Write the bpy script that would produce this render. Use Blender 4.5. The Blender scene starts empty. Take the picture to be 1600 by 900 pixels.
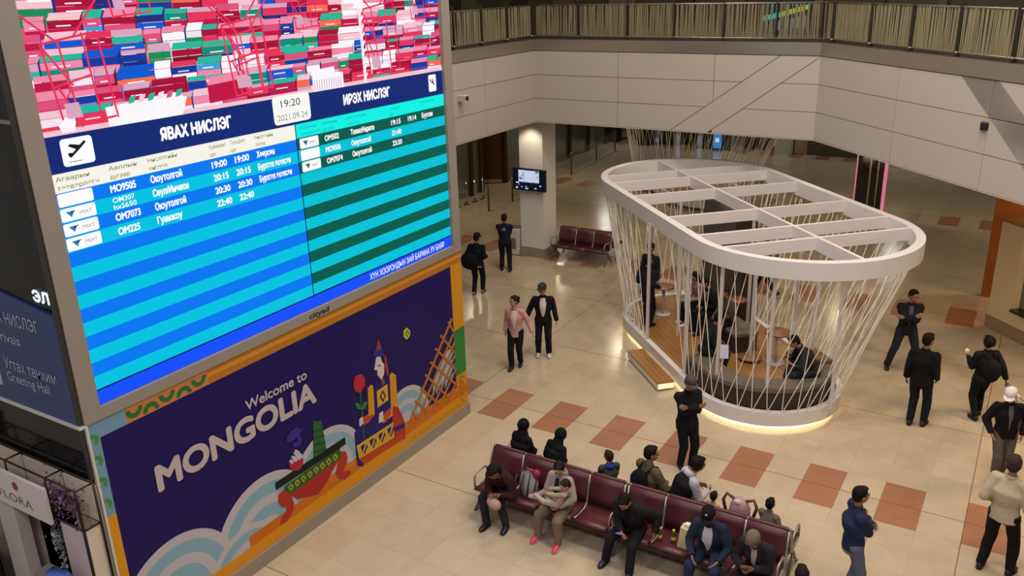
import bpy, math, random
import numpy as np
from mathutils import Vector, Matrix
random.seed(7)
C = bpy.context.scene.collection
sc = bpy.context.scene
D2R = math.pi/180
# ---------------- camera ----------------
FPX, PITCH, ROLL, AZ, HC = 1351.92, .3438736, -.0290670, .5572094, 8.2
fw = Vector((-math.sin(AZ)*math.cos(PITCH), math.cos(AZ)*math.cos(PITCH), -math.sin(PITCH)))
r0 = Vector((math.cos(AZ), math.sin(AZ), 0)); u0 = r0.cross(fw)
rt = math.cos(ROLL)*r0+math.sin(ROLL)*u0; up = -math.sin(ROLL)*r0+math.cos(ROLL)*u0
cam = bpy.data.cameras.new('camera'); cam_o = bpy.data.objects.new('camera', cam); C.objects.link(cam_o)
cam.sensor_width = 36; cam.lens = FPX/1600*36; cam.clip_end = 300
m = Matrix((rt, up, -fw)).transposed().to_4x4(); m.translation = Vector((0, 0, HC)); cam_o.matrix_world = m
sc.camera = cam_o
# ---------------- world, lamps, exposure ----------------
w = bpy.data.worlds.new('world'); sc.world = w; w.use_nodes = True
w.node_tree.nodes['Background'].inputs[0].default_value = (.95, .84, .74, 1)
w.node_tree.nodes['Background'].inputs[1].default_value = .26
sc.view_settings.view_transform = 'Standard'; sc.view_settings.look = 'None'
sc.view_settings.gamma = 1; sc.view_settings.exposure = 0.0; sc.view_settings.use_curve_mapping = False
sc.cycles.max_bounces = 6; sc.cycles.diffuse_bounces = 3; sc.cycles.glossy_bounces = 3; sc.cycles.transparent_max_bounces = 8
sc.cycles.caustics_reflective = False; sc.cycles.caustics_refractive = False; sc.cycles.sample_clamp_indirect = 4
def lamp(name, kind, loc, power, color=(1, .86, .68), size=.3, rot=(0, 0, 0), **k):
    l = bpy.data.lights.new(name, kind); l.energy = power; l.color = color
    if kind == 'AREA': l.shape = 'RECTANGLE'; l.size = size; l.size_y = k.get('sy', size)
    else: l.shadow_soft_size = size
    if kind == 'SPOT': l.spot_size = k.get('ang', 2.2); l.spot_blend = .6
    o = bpy.data.objects.new(name, l); o.location = loc; o.rotation_euler = rot; C.objects.link(o); return o
# atrium ceiling luminaires (high above the frame), added front fill lamps, hall downlights under the gallery
for x, y in ((-7, 8), (-1, 8), (-7, 15), (-1, 15), (1.5, 8)):
    lamp('ceiling_and_fill_lamp', 'AREA', (x, y, 13.5), 290, color=(1, .88, .76), size=1.6)
for x, y in ((-10, -1), (-4, -1), (2, -1)):
    lamp('ceiling_and_fill_lamp', 'AREA', (x, y, 13.0), 300, color=(.93, .91, 1), size=1.6)  # added cool fill row, brightens the left side face and people's fronts
for x, y in ((-8.5, 17.5), (-2, 13.2), (-.5, 11.8), (-5, 18.5)):
    lamp('ceiling_spot', 'SPOT', (x, y, 13), 420, size=.12, ang=2.95)
for x in (-17.5, -11.5, -5.5, 0.5):
    for y in (25.5, 32):
        lamp('hall_downlight', 'AREA', (x, y, 4.22), 52, color=(1, .84, .58), size=.5)
for x in (-19, -12, -5, 2):
    lamp('hall_downlight', 'AREA', (x, 40, 4.22), 50, color=(.92, .92, .8), size=.5)
lamp('column_downlight', 'SPOT', (-13.0, 21.8, 4.25), 60, size=.08, ang=1.9)
lamp('shop_lamp', 'AREA', (2.6, 17.5, 4.2), 150, color=(1, .72, .42), size=1.2)
lamp('shop_lamp', 'AREA', (1.5, 24, 4.2), 80, color=(1, .62, .3), size=.8)
# ---------------- helpers ----------------
def lin(h):
    h = h.lstrip('#'); c = [int(h[i:i+2], 16)/255 for i in (0, 2, 4)]
    return tuple(((v/12.92) if v <= .04045 else ((v+.055)/1.055)**2.4) for v in c)+(1,)
MATS = {}
def mat(name, color='#808080', rough=.6, metal=0, spec=.5, noise=0, nscale=20, bump=0, emit=0, alpha=1, coat=0, trans=0):
    if name in MATS: return MATS[name]
    m = bpy.data.materials.new(name); m.use_nodes = True; nt = m.node_tree; b = nt.nodes['Principled BSDF']
    c = lin(color) if isinstance(color, str) else color
    b.inputs['Base Color'].default_value = c; b.inputs['Roughness'].default_value = rough
    b.inputs['Metallic'].default_value = metal; b.inputs['Specular IOR Level'].default_value = spec
    b.inputs['Alpha'].default_value = alpha; b.inputs['Coat Weight'].default_value = coat; b.inputs['Transmission Weight'].default_value = trans
    if emit:
        b.inputs['Emission Color'].default_value = c; b.inputs['Emission Strength'].default_value = emit
        b.inputs['Base Color'].default_value = (.002, .002, .002, 1); b.inputs['Specular IOR Level'].default_value = .05
    if noise or bump:
        tc = nt.nodes.new('ShaderNodeTexCoord'); n = nt.nodes.new('ShaderNodeTexNoise'); n.inputs['Scale'].default_value = nscale; n.inputs['Detail'].default_value = 4
        nt.links.new(tc.outputs['Object'], n.inputs['Vector'])
        if noise:
            mx = nt.nodes.new('ShaderNodeMix'); mx.data_type = 'RGBA'
            mx.inputs['A'].default_value = tuple(v*(1-noise) for v in c[:3])+(1,); mx.inputs['B'].default_value = tuple(min(1, v*(1+noise)) for v in c[:3])+(1,)
            nt.links.new(n.outputs['Fac'], mx.inputs['Factor']); nt.links.new(mx.outputs['Result'], b.inputs['Base Color'])
        if bump:
            bp = nt.nodes.new('ShaderNodeBump'); bp.inputs['Strength'].default_value = bump; bp.inputs['Distance'].default_value = .02
            nt.links.new(n.outputs['Fac'], bp.inputs['Height']); nt.links.new(bp.outputs['Normal'], b.inputs['Normal'])
    MATS[name] = m; return m
def screen_mat(name, color, e=1.0):
    # a lit LED surface: emission only
    return mat(name, color, rough=.4, emit=e)
class MB:
    """collects shapes, links them as one mesh object"""
    def __init__(s): s.v = []; s.f = []; s.mi = []; s.cur = 0; s.smooth = []
    def add(s, v, f, smooth=False):
        o = len(s.v); s.v += [tuple(map(float, p)) for p in v]; s.f += [tuple(i+o for i in q) for q in f]; s.mi += [s.cur]*len(f); s.smooth += [smooth]*len(f); return s
    def box(s, a, b, bev=0):
        x0, y0, z0 = a; x1, y1, z1 = b
        if bev:
            e = bev
            P = [(x0+e, y0+e), (x1-e, y0+e), (x1-e, y1-e), (x0+e, y1-e)]
            Q = [(x0, y0), (x1, y0), (x1, y1), (x0, y1)]
            v = [(x, y, z0) for x, y in Q]+[(x, y, z1-e) for x, y in Q]+[(x, y, z1) for x, y in P]
            f = [(3, 2, 1, 0)]+[(i, (i+1) % 4, 4+(i+1) % 4, 4+i) for i in range(4)]+[(4+i, 4+(i+1) % 4, 8+(i+1) % 4, 8+i) for i in range(4)]+[(8, 9, 10, 11)]
            return s.add(v, f)
        v = [(x0, y0, z0), (x1, y0, z0), (x1, y1, z0), (x0, y1, z0), (x0, y0, z1), (x1, y0, z1), (x1, y1, z1), (x0, y1, z1)]
        return s.add(v, [(3, 2, 1, 0), (4, 5, 6, 7), (0, 1, 5, 4), (1, 2, 6, 5), (2, 3, 7, 6), (3, 0, 4, 7)])
    def prism(s, poly, fn, d0, d1):
        """poly of 2-D points, fn(a, b, d) -> 3-D"""
        n = len(poly); v = [fn(a, b, d0) for a, b in poly]+[fn(a, b, d1) for a, b in poly]
        return s.add(v, [tuple(range(n))[::-1], tuple(range(n, 2*n))]+[(i, (i+1) % n, n+(i+1) % n, n+i) for i in range(n)])
    def tube(s, pts, r, n=8, r1=None, caps=True, sq=1.0):
        pts = [Vector(p) for p in pts]; K = len(pts); V = []; F = []
        rr = r if isinstance(r, (list, tuple)) else [r+(0 if r1 is None else (r1-r)*i/max(1, K-1)) for i in range(K)]
        pu = None
        for i, p in enumerate(pts):
            t = (pts[min(i+1, K-1)]-pts[max(i-1, 0)]).normalized()
            ref = Vector((0, 0, 1)) if abs(t.z) < .9 else Vector((0, 1, 0))
            a = t.cross(ref).normalized() if pu is None else (pu-t*pu.dot(t)).normalized()
            pu = a; b = t.cross(a)
            for k in range(n):
                q = 2*math.pi*(k+.5)/n; V.append(p+(a*math.cos(q)+b*math.sin(q)*sq)*rr[i])
        for i in range(K-1):
            for k in range(n): F.append((i*n+k, i*n+(k+1) % n, (i+1)*n+(k+1) % n, (i+1)*n+k))
        if caps: F += [tuple(range(n))[::-1], tuple(range((K-1)*n, K*n))]
        return s.add(V, F, n > 5)
    def rings(s, R, caps=True, smooth=True):
        """R: list of rings, each a list of n points"""
        n = len(R[0]); V = [p for r in R for p in r]; F = []
        for i in range(len(R)-1):
            for k in range(n): F.append((i*n+k, i*n+(k+1) % n, (i+1)*n+(k+1) % n, (i+1)*n+k))
        if caps: F += [tuple(range(n))[::-1], tuple(range((len(R)-1)*n, len(R)*n))]
        return s.add(V, F, smooth)
    def cyl(s, c, r, z0, z1, n=24, r1=None):
        r1 = r if r1 is None else r1
        return s.rings([[(c[0]+q*math.cos(2*math.pi*k/n), c[1]+q*math.sin(2*math.pi*k/n), z) for k in range(n)] for q, z in ((r, z0), (r1, z1))])
    def ell(s, c, r, R=None, nu=12, nv=8):
        rg = []
        for j in range(nv+1):
            t = -math.pi/2+math.pi*j/nv; t = max(-1.5, min(1.5, t)); ring = []
            for k in range(nu):
                q = 2*math.pi*k/nu; p = Vector((r[0]*math.cos(t)*math.cos(q), r[1]*math.cos(t)*math.sin(q), r[2]*math.sin(t)))
                if R is not None: p = R @ p
                ring.append(Vector(c)+p)
            rg.append(ring)
        return s.rings(rg)
    def cap(s, p0, p1, ra, rb, n=10, flat=False):
        """tapered capsule"""
        p0 = Vector(p0); p1 = Vector(p1); d = (p1-p0); L = d.length; d.normalize()
        ref = Vector((0, 0, 1)) if abs(d.z) < .9 else Vector((0, 1, 0)); a = d.cross(ref).normalized(); b = d.cross(a); rg = []
        def ring(p, r): return [p+(a*math.cos(2*math.pi*k/n)+b*math.sin(2*math.pi*k/n))*r for k in range(n)]
        if not flat: rg += [ring(p0-d*ra*math.cos(t), ra*math.sin(t)) for t in (.15, .6, 1.1)]
        else: rg += [ring(p0-d*ra*math.cos(t), ra*math.sin(t)) for t in (.15, .6, 1.1)] if flat == 'end' else []
        rg += [ring(p0, ra), ring(p1, rb)]
        if flat not in (True, 'end'): rg += [ring(p1+d*rb*math.cos(t), rb*math.sin(t)) for t in (1.1, .6, .15)]
        return s.rings(rg)
    def mesh(s, name, mats):
        me = bpy.data.meshes.new(name); me.from_pydata(s.v, [], s.f)
        for m_ in (mats if isinstance(mats, (list, tuple)) else [mats]): me.materials.append(m_)
        me.polygons.foreach_set('material_index', s.mi); me.polygons.foreach_set('use_smooth', s.smooth); me.update(); return me
    def build(s, name, mats, parent=None, loc=None, recalc=False):
        me = s.mesh(name, mats)
        o = bpy.data.objects.new(name, me); C.objects.link(o)
        if loc is not None: o.location = loc
        if parent is not None: o.parent = parent; o.matrix_parent_inverse = parent.matrix_basis.inverted()
        return o
def tag(o, label=None, cat=None, group=None, kind=None):
    for k, v in (('label', label), ('category', cat), ('group', group), ('kind', kind)):
        if v: o[k] = v
    return o
def empty(name, loc=(0, 0, 0), rz=0, label=None, cat=None, group=None, kind=None):
    o = bpy.data.objects.new(name, None); o.location = loc; o.rotation_euler = (0, 0, rz); o.empty_display_size = .1; C.objects.link(o)
    return tag(o, label, cat, group, kind)
def inst(name, me, parent, loc=(0, 0, 0), rot=(0, 0, 0), scale=(1, 1, 1)):
    o = bpy.data.objects.new(name, me); C.objects.link(o); o.parent = parent; o.matrix_parent_inverse = parent.matrix_basis.inverted(); o.location = loc; o.rotation_euler = rot; o.scale = scale; return o
def copy_tree(o, parent=None):
    c = o.copy(); C.objects.link(c); c.parent = parent
    for ch in o.children: copy_tree(ch, c)
    return c
SQ = math.sqrt(.5)
def UV(u, v, z=0): return ((u+v)*SQ, (v-u)*SQ, z)      # pavilion axes, turned 45 degrees
def text(body, name, matr, parent, org, ax, ay, width, height, bold=.0, align='L', extr=.001, squeeze=True, shear=0, fat=0):
    """org: 3-D of baseline left, ax/ay unit vectors, cap height in metres"""
    cu = bpy.data.curves.new(name, 'FONT'); cu.body = body; cu.size = 1; cu.extrude = 0; cu.offset = bold; cu.resolution_u = 4; cu.shear = shear
    t = bpy.data.objects.new(name, cu); C.objects.link(t)
    dg = bpy.context.evaluated_depsgraph_get(); me = bpy.data.meshes.new_from_object(t.evaluated_get(dg))
    bpy.data.objects.remove(t)
    n = len(me.vertices)
    if n == 0: return None
    co = np.empty(n*3); me.vertices.foreach_get('co', co); co = co.reshape(-1, 3)
    x0, x1 = co[:, 0].min(), co[:, 0].max()
    sx = width/(x1-x0) if width else height/.72; sy = height/.72
    A = np.array(ax); B = np.array(ay); N = np.cross(A, B); O = np.array(org)
    P = O+np.outer((co[:, 0]-x0)*sx, A)+np.outer(co[:, 1]*sy, B)+N*extr
    if fat:
        fs = [tuple(q.vertices) for q in me.polygons]; V = []; F = []
        for i, (a, c) in enumerate(((0, 0), (fat, 0), (-fat, 0), (0, fat), (0, -fat), (fat*.7, fat*.7), (-fat*.7, fat*.7), (fat*.7, -fat*.7), (-fat*.7, -fat*.7))):
            V += [tuple(q) for q in (P+A*a+B*c+N*i*.00002)]; F += [tuple(v+i*n for v in q) for q in fs]
        me = bpy.data.meshes.new(name); me.from_pydata(V, [], F); P = np.array(V)
    me.vertices.foreach_set('co', P.ravel()); me.materials.clear(); me.materials.append(matr); me.name = name; me.update()
    o = bpy.data.objects.new(name, me); C.objects.link(o); o.parent = parent; o.matrix_parent_inverse = parent.matrix_basis.inverted(); return o
# ================= setting =================
def marble(name, c0, c1, rough=.16, cell=True, speck=0):
    m = bpy.data.materials.new(name); m.use_nodes = True; nt = m.node_tree; b = nt.nodes['Principled BSDF']; N = nt.nodes.new; L = nt.links.new
    g = N('ShaderNodeNewGeometry'); n = N('ShaderNodeTexNoise'); n.inputs['Scale'].default_value = 1.6; n.inputs['Detail'].default_value = 8; n.inputs['Roughness'].default_value = .65; n.inputs['Distortion'].default_value = 1.2
    L(g.outputs['Position'], n.inputs['Vector'])
    sb = N('ShaderNodeVectorMath'); sb.operation = 'ADD'; sb.inputs[1].default_value = (.13+.001, -13.39+.001, .31)
    dv = N('ShaderNodeVectorMath'); dv.operation = 'DIVIDE'; dv.inputs[1].default_value = (.6245, .62, 1)
    fl = N('ShaderNodeVectorMath'); fl.operation = 'FLOOR'; wn = N('ShaderNodeTexWhiteNoise'); wn.noise_dimensions = '2D'
    L(g.outputs['Position'], sb.inputs[0]); L(sb.outputs[0], dv.inputs[0]); L(dv.outputs[0], fl.inputs[0]); L(fl.outputs[0], wn.inputs['Vector'])
    ma = N('ShaderNodeMath'); ma.operation = 'MULTIPLY_ADD'; ma.inputs[1].default_value = .28; L(wn.outputs['Value'], ma.inputs[0])
    mb = N('ShaderNodeMath'); mb.operation = 'MULTIPLY'; mb.inputs[1].default_value = .9; L(n.outputs['Fac'], mb.inputs[0]); L(mb.outputs[0], ma.inputs[2])
    mx = N('ShaderNodeMix'); mx.data_type = 'RGBA'; mx.inputs['A'].default_value = lin(c0); mx.inputs['B'].default_value = lin(c1)
    L(ma.outputs[0], mx.inputs['Factor']); out = mx.outputs['Result']
    if speck:
        s = N('ShaderNodeTexNoise'); s.inputs['Scale'].default_value = 60; s.inputs['Detail'].default_value = 2; L(g.outputs['Position'], s.inputs['Vector'])
        r = N('ShaderNodeMapRange'); r.inputs['From Min'].default_value = .3; r.inputs['From Max'].default_value = .7; r.inputs['To Min'].default_value = 1-speck; r.inputs['To Max'].default_value = 1+speck; L(s.outputs['Fac'], r.inputs['Value'])
        mm = N('ShaderNodeVectorMath'); mm.operation = 'SCALE'; L(out, mm.inputs[0]); L(r.outputs['Result'], mm.inputs['Scale']); out = mm.outputs[0]
    L(out, b.inputs['Base Color'])
    rr = N('ShaderNodeMapRange'); rr.inputs['To Min'].default_value = rough*.7; rr.inputs['To Max'].default_value = rough*1.6; L(n.outputs['Fac'], rr.inputs['Value']); L(rr.outputs['Result'], b.inputs['Roughness'])
    MATS[name] = m; return m
m_marble = marble('cream_marble', '#a89680', '#c4b298')
m_terra = marble('terracotta_granite', '#8a5a42', '#a87658', rough=.28, speck=.3)
TX, TY, OX, OY = .6245, .62, -.13, 13.39
floor = MB().box((-26, 2, -.3), (7, 54, -.003)).build('floor', [mat('floor_grout', '#b09e84', .35)]); tag(floor, kind='structure')
def is_orange(i, j):
    # tiles (i, j): x from OX+i*TX, y from OY+j*TY
    return i % 2 == 0 and (j % 15) in (14, 0)
bevt = .0025
def tile_mesh(mm, nm): return MB().box((.0012, .0012, -.02), (TX-.0012, TY-.0012, 0), bev=.001).mesh(nm, mm)
t_c, t_o = tile_mesh(m_marble, 'tile'), tile_mesh(m_terra, 'tile')
def project(P):
    q = Vector(P)-Vector((0, 0, HC)); z = q.dot(fw); return 800+FPX*q.dot(rt)/z, 450-FPX*q.dot(up)/z, z
cand = []; rest = []
for i in range(-41, 11):
    for j in range(-18, 56):
        x, y = OX+i*TX, OY+j*TY
        px, py, z = project((x+.31, y+.31, 0))
        inside = -20 < px < 1620 and -10 < py < 920 and x > -9.1-.0
        u, v = (x-y)*SQ, (x+y)*SQ
        if inside and -19 < u < -13.5 and 7.3 < v < 9.6: inside = False
        (cand if inside else rest).append((z, i, j))
cand.sort(); rest += cand[290:]
for z, i, j in cand[:290]:
    inst('tile', t_o if is_orange(i, j) else t_c, floor, (OX+i*TX, OY+j*TY, 0))
for nm, flag in (('marble_tiles', False), ('granite_tiles', True)):
    b = MB()
    for z, i, j in rest:
        if is_orange(i, j) == flag: x, y = OX+i*TX, OY+j*TY; b.box((x+.0012, y+.0012, -.02), (x+TX-.0012, y+TY-.0012, 0))
    tag(b.build(nm, m_terra if flag else m_marble, floor), kind='stuff')
# brown expansion joints between slabs
b = MB()
for k in range(-2, 6): b.box((-24, OY+k*5*TY-.006, -.004), (5, OY+k*5*TY+.006, .0012))
for k in (0, -15, -30): b.box((OX+k*TX-.006, 4, -.004), (OX+k*TX+.006, 46, .0012))
tag(b.build('expansion_joint', mat('joint_filler', '#6b4a30', .6), floor))
# ---------------- gallery slab and its panelled fascia ----------------
m_pan = mat('fascia_panel', '#b4aaa3', .38, noise=.02, nscale=2); m_dark = mat('dark_gap', '#2b2622', .8)
m_band = mat('brushed_metal_band', '#a59a8e', .25, metal=.65, bump=.05, nscale=3)
KA, KB = (-12.56, 21.68), (-4.75, 21.68); dR = (math.cos(-45.8*D2R), math.sin(-45.8*D2R))
slab = MB().prism([(-26, 8), (-12.6, 8), (-12.6, 21.72), (-4.73, 21.72), (-4.73+dR[0]*9.2, 21.72+dR[1]*9.2), (9, 15), (9, 54), (-26, 54)], lambda a, b_, d: (a, b_, d), 4.33, 6.58)
tag(slab.build('floor_gallery', [mat('slab_soffit', '#4a4238', .7)]), kind='structure')
def clip(P, a, b, c):          # keep a*s+b*z <= c
    out = []
    for k in range(len(P)):
        p, q = P[k], P[(k+1) % len(P)]; fp, fq = a*p[0]+b*p[1]-c, a*q[0]+b*q[1]-c
        if fp <= 0: out.append(p)
        if (fp < 0) != (fq < 0) and fp != fq: t = fp/(fp-fq); out.append((p[0]+(q[0]-p[0])*t, p[1]+(q[1]-p[1])*t))
    return out
def halfline(p, q, side, gap=.007):
    a, b = (q[1]-p[1]), -(q[0]-p[0]); L = math.hypot(a, b); a, b = a/L*side, b/L*side; return a, b, a*p[0]+b*p[1]-gap
def fascia(name, org, d, n, length, vert, diag, label):
    root = empty(name, (org[0], org[1], 4.3), kind='structure')
    fn = lambda s, z, e: (org[0]+d[0]*s+n[0]*e, org[1]+d[1]*s+n[1]*e, z)
    bk = MB().prism([(0, 4.31), (length, 4.31), (length, 6.29), (0, 6.29)], fn, -.04, .0)
    bk.build('backing', [m_dark], root)
    zs = [4.31, 4.965, 5.62, 6.275]
    # zones between the diagonal joints: (list of half planes, full height?)
    zones = diag(zs)
    for hp, full in zones:
        cols = [0]+([] if full else vert)+[length]
        for ci in range(len(cols)-1):
            for r in ([0] if full else range(3)):
                z0, z1 = (zs[0], zs[3]) if full else (zs[r], zs[r+1])
                P = [(cols[ci]+.006, z0+.006), (cols[ci+1]-.006, z0+.006), (cols[ci+1]-.006, z1-.006), (cols[ci]+.006, z1-.006)]
                for h in hp:
                    P = clip(P, *h) if P else P
                if len(P) < 3: continue
                area = abs(sum(P[k][0]*P[(k+1) % len(P)][1]-P[(k+1) % len(P)][0]*P[k][1] for k in range(len(P))))/2
                if area < .01: continue
                MB().prism(P, fn, 0, .03).build('panel', [m_pan], root)
    MB().prism([(0, 6.285), (length, 6.285), (length, 6.58), (0, 6.58)], fn, -.05, .045).build('metal_band', [m_band], root)
    MB().prism([(0, 4.285), (length, 4.285), (length, 4.31), (0, 4.31)], fn, -.05, .034).build('bottom_trim', [mat('pale_trim', '#b5a795', .4)], root)
    return root
fascia('wall_left_gallery', KA, (0, -1), (1, 0), 12, [2.6, 5.2, 7.8, 10.4], lambda z: [([], False)], '')
D1 = ((6.89, 6.29), (4.12, 4.31)); D2 = ((7.81, 6.27), (5.13, 4.31))
fascia('wall_back_gallery', KA, (1, 0), (0, -1), 7.81, [2.6, 5.24], lambda z: [([halfline(*D1, -1)], False), ([halfline(*D1, 1), halfline(*D2, -1)], True), ([halfline(*D2, 1)], False)], '')
D3 = ((4.69, 6.29), (7.27, 4.31)); D4 = ((5.67, 6.29), (8.3, 4.31))
fascia('wall_right_gallery', KB, dR, (-abs(dR[1]), -dR[0]), 9.2, [2.96, 5.57], lambda z: [([halfline(*D3, 1)], False), ([halfline(*D3, -1), halfline(*D4, 1)], True), ([halfline(*D4, -1)], False)], '')
# small camera on the left fascia, dark sensor on the right one
cm = empty('security_camera', (-12.5, 17.9, 5.45), label='small white security camera fixed to the gallery wall beside the big screen', cat='camera')
MB().box((-12.53, 17.8, 5.36), (-12.3, 17.96, 5.52), bev=.02).build('housing', [mat('white_plastic', '#c9c5be', .4)], cm)
MB().tube([(-12.3, 17.88, 5.44), (-12.27, 17.88, 5.44)], .055, 12).build('lens', [mat('black_glass', '#0b0b0c', .1)], cm)
P = (KB[0]+dR[0]*5.5-.72*.03, KB[1]+dR[1]*5.5-.7*.03)
MB().box((P[0]-.07, P[1]-.07, 5.4), (P[0]+.07, P[1]+.07, 5.54), bev=.01).build('wall_sensor', [mat('black_plastic', '#151414', .4)])
tag(bpy.data.objects['wall_sensor'], 'small black square sensor on the right gallery wall beside the slanted joint', 'sensor')
# ---------------- railings of irregular rods ----------------
m_rod = mat('rail_rod', '#8a8164', .45, metal=.15); m_post = mat('rail_post', '#4c453a', .4, metal=.5); m_rail = mat('rail_steel', '#9b9382', .3, metal=.7)
rod_me = MB().tube([(0, 0, 0), (0, 0, 1)], .0125, 5).mesh('rod', m_rod)
def railing(org, d, length, posts, label, step):
    rd = random.Random(5+int(length*10)); nx, ny = -d[1], d[0]
    root = empty('railing', (org[0], org[1], 6.58), label=label, cat='railing', group='gallery railings')
    at = lambda s, z, e=0: (org[0]+d[0]*s+nx*e, org[1]+d[1]*s+ny*e, z)
    for z, r in ((6.66, .018), (7.47, .022)): MB().tube([at(0, z), at(length, z)], r, 8).build('rail', [m_rail], root)
    for s in posts:
        for e in (-.035, .035): MB().box((-.008, -.03, 0), (.008, .03, 1.02)).build('post', [m_post], root, loc=at(s, 6.58, e)).rotation_euler = (0, 0, math.atan2(d[1], d[0])+math.pi/2*0)
        MB().tube([at(s, 6.66, -.06), at(s, 6.66, .06)], .022, 8).build('bracket', [m_rail], root)
    s = .04
    while s < length-.02:
        if min(abs(s-p) for p in posts) > .035:
            dx = rd.uniform(-.035, .035); o = inst('rod', rod_me, root, at(s, 6.66, rd.uniform(-.012, .012)))
            ang = math.atan2(dx, .81); ax = Vector((nx, ny, 0)); o.rotation_mode = 'QUATERNION'; o.rotation_quaternion = Matrix.Rotation(ang, 3, ax).to_quaternion(); o.scale = (1, 1, .81)
        s += step*rd.uniform(.6, 1.35)
railing((-12.68, 21.75), (0, -1), 9, [0.0, 1.3, 2.55, 3.8, 5.1, 6.4], 'rod railing on the short gallery edge at the left, next to the big screen', .045)
railing((-12.68, 21.8), (1, 0), 7.95, [.1, 1.45, 2.9, 4.2, 5.5, 6.8, 7.85], 'rod railing along the middle gallery edge, above the white pavilion', .034)
railing((-4.73, 21.83), dR, 9, [.3, 1.75, 3.1, 4.45, 5.85, 7.2, 8.6], 'rod railing on the slanting gallery edge at the right', .036)
# upper floor behind the railings
m_up = mat('upper_dark', '#3b352b', .6, noise=.3, nscale=2)
ub = empty('wall_upper', (0, 27, 6.58), kind='structure')
MB().box((-26, 26.5, 6.58), (9, 26.8, 11)).build('wall_panel', [m_up], ub)
MB().box((-20, 8, 6.58), (-19.8, 26.5, 11)).build('wall_panel', [m_up], ub)
rd = random.Random(3)
for k in range(14):
    x = -18+k*1.9+rd.uniform(-.3, .3)
    MB().box((x, 26.3, 6.6), (x+rd.uniform(.2, .9), 26.5, rd.uniform(7.6, 9))).build('wall_column', [mat('upper_col_%d' % (k % 3), ['#5d5443', '#231f1b', '#4a4336'][k % 3], .5)], ub)
us = empty('information_screen', (-6.3, 24.2, 6.6), label='tall information screen with a turquoise and yellow stripe behind the gallery railing', cat='screen')
MB().box((-7.0, 24.2, 6.6), (-5.65, 24.35, 7.75)).build('screen_body', [mat('black_plastic', '#151414')], us)
def upq(pts, c, e, z=.0): return MB().prism(pts, lambda a, b_, d: (a, 24.2-d, b_), 0, .006+z).build('screen_area', [screen_mat(c+'_e%d' % int(e*100), c, e)], us)
upq([(-6.95, 6.62), (-5.7, 6.62), (-5.7, 7.7), (-6.95, 7.7)], '#1d3238', .7)
upq([(-6.95, 6.92), (-6.45, 7.03), (-6.45, 7.16), (-6.95, 7.05)], '#25b8b0', .8, .003); upq([(-6.45, 7.03), (-5.7, 7.24), (-5.7, 7.36), (-6.45, 7.16)], '#a8b82c', .8, .003)
for k in range(5): upq([(-6.5+k*.16, 6.7+k*.02), (-6.42+k*.16, 6.7+k*.02), (-6.42+k*.16, 6.95+k*.03), (-6.5+k*.16, 6.95+k*.03)], '#7d8f98', .6, .004)
# ---------------- square column, its TV, bin ----------------
col = empty('column', (-13.04, 22.6, 0), label='square white column beneath the gallery corner with a grey plinth', cat='column')
MB().box((-13.44, 22.2, .3), (-12.63, 23.0, 4.33), bev=.004).build('shaft', [mat('column_white', '#d8d2ca', .35)], col)
MB().box((-13.46, 22.18, 0), (-12.61, 23.02, .3)).build('plinth', [mat('plinth_grey', '#8e8578', .35)], col)
tv = empty('television', (-13.05, 22.1, 2.15), label='flat television with a blue and white picture mounted on the white column', cat='television')
MB().box((-13.58, 22.02, 2.14), (-12.45, 22.1, 2.81), bev=.01).build('casing', [mat('black_plastic', '#151414')], tv)
MB().box((-13.15, 22.1, 2.4), (-12.95, 22.2, 2.6)).build('bracket', [mat('black_plastic', '#151414')], tv)
b = MB(); TVM = [screen_mat('tv%d' % i, c, 1.0) for i, c in enumerate(('#0b0e1c', '#9fb0d8', '#39538f', '#1b2547', '#c4cde8'))]
def tvq(x0, z0, x1, z1, i, e=0): b.cur = i; b.prism([(x0, z0), (x1, z0), (x1, z1), (x0, z1)], lambda a, z, d: (a, 22.018-d, z), 0, .001+e)
tvq(-13.55, 2.17, -12.48, 2.78, 0); tvq(-13.37, 2.4, -12.66, 2.76, 4, .001); rd = random.Random(1)
for k in range(36):
    x = rd.uniform(-13.5, -12.6); z = rd.uniform(2.18, 2.42) if k % 2 else rd.uniform(2.42, 2.72); x = x if k % 2 else rd.choice((rd.uniform(-13.35, -13.2), rd.uniform(-12.85, -12.72)))
    tvq(x, z, x+rd.uniform(.03, .1), z+rd.uniform(.02, .06), rd.randrange(1, 5), .002+k*.0001)
b.build('picture', TVM, tv)
bn = empty('waste_bin', (-13.72, 22.35, 0), label='white waste bin with a grey front panel beside the square white column', cat='bin')
MB().box((-13.88, 22.1, .02), (-13.5, 22.5, .84), bev=.02).build('body', [mat('white_plastic', '#c9c5be')], bn)
MB().box((-13.8, 22.085, .2), (-13.58, 22.11, .55)).build('panel', [mat('bin_panel', '#6f6a66', .4)], bn)
MB().box((-13.82, 22.15, .84), (-13.56, 22.45, .87)).build('lid', [mat('bin_panel')], bn)
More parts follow.
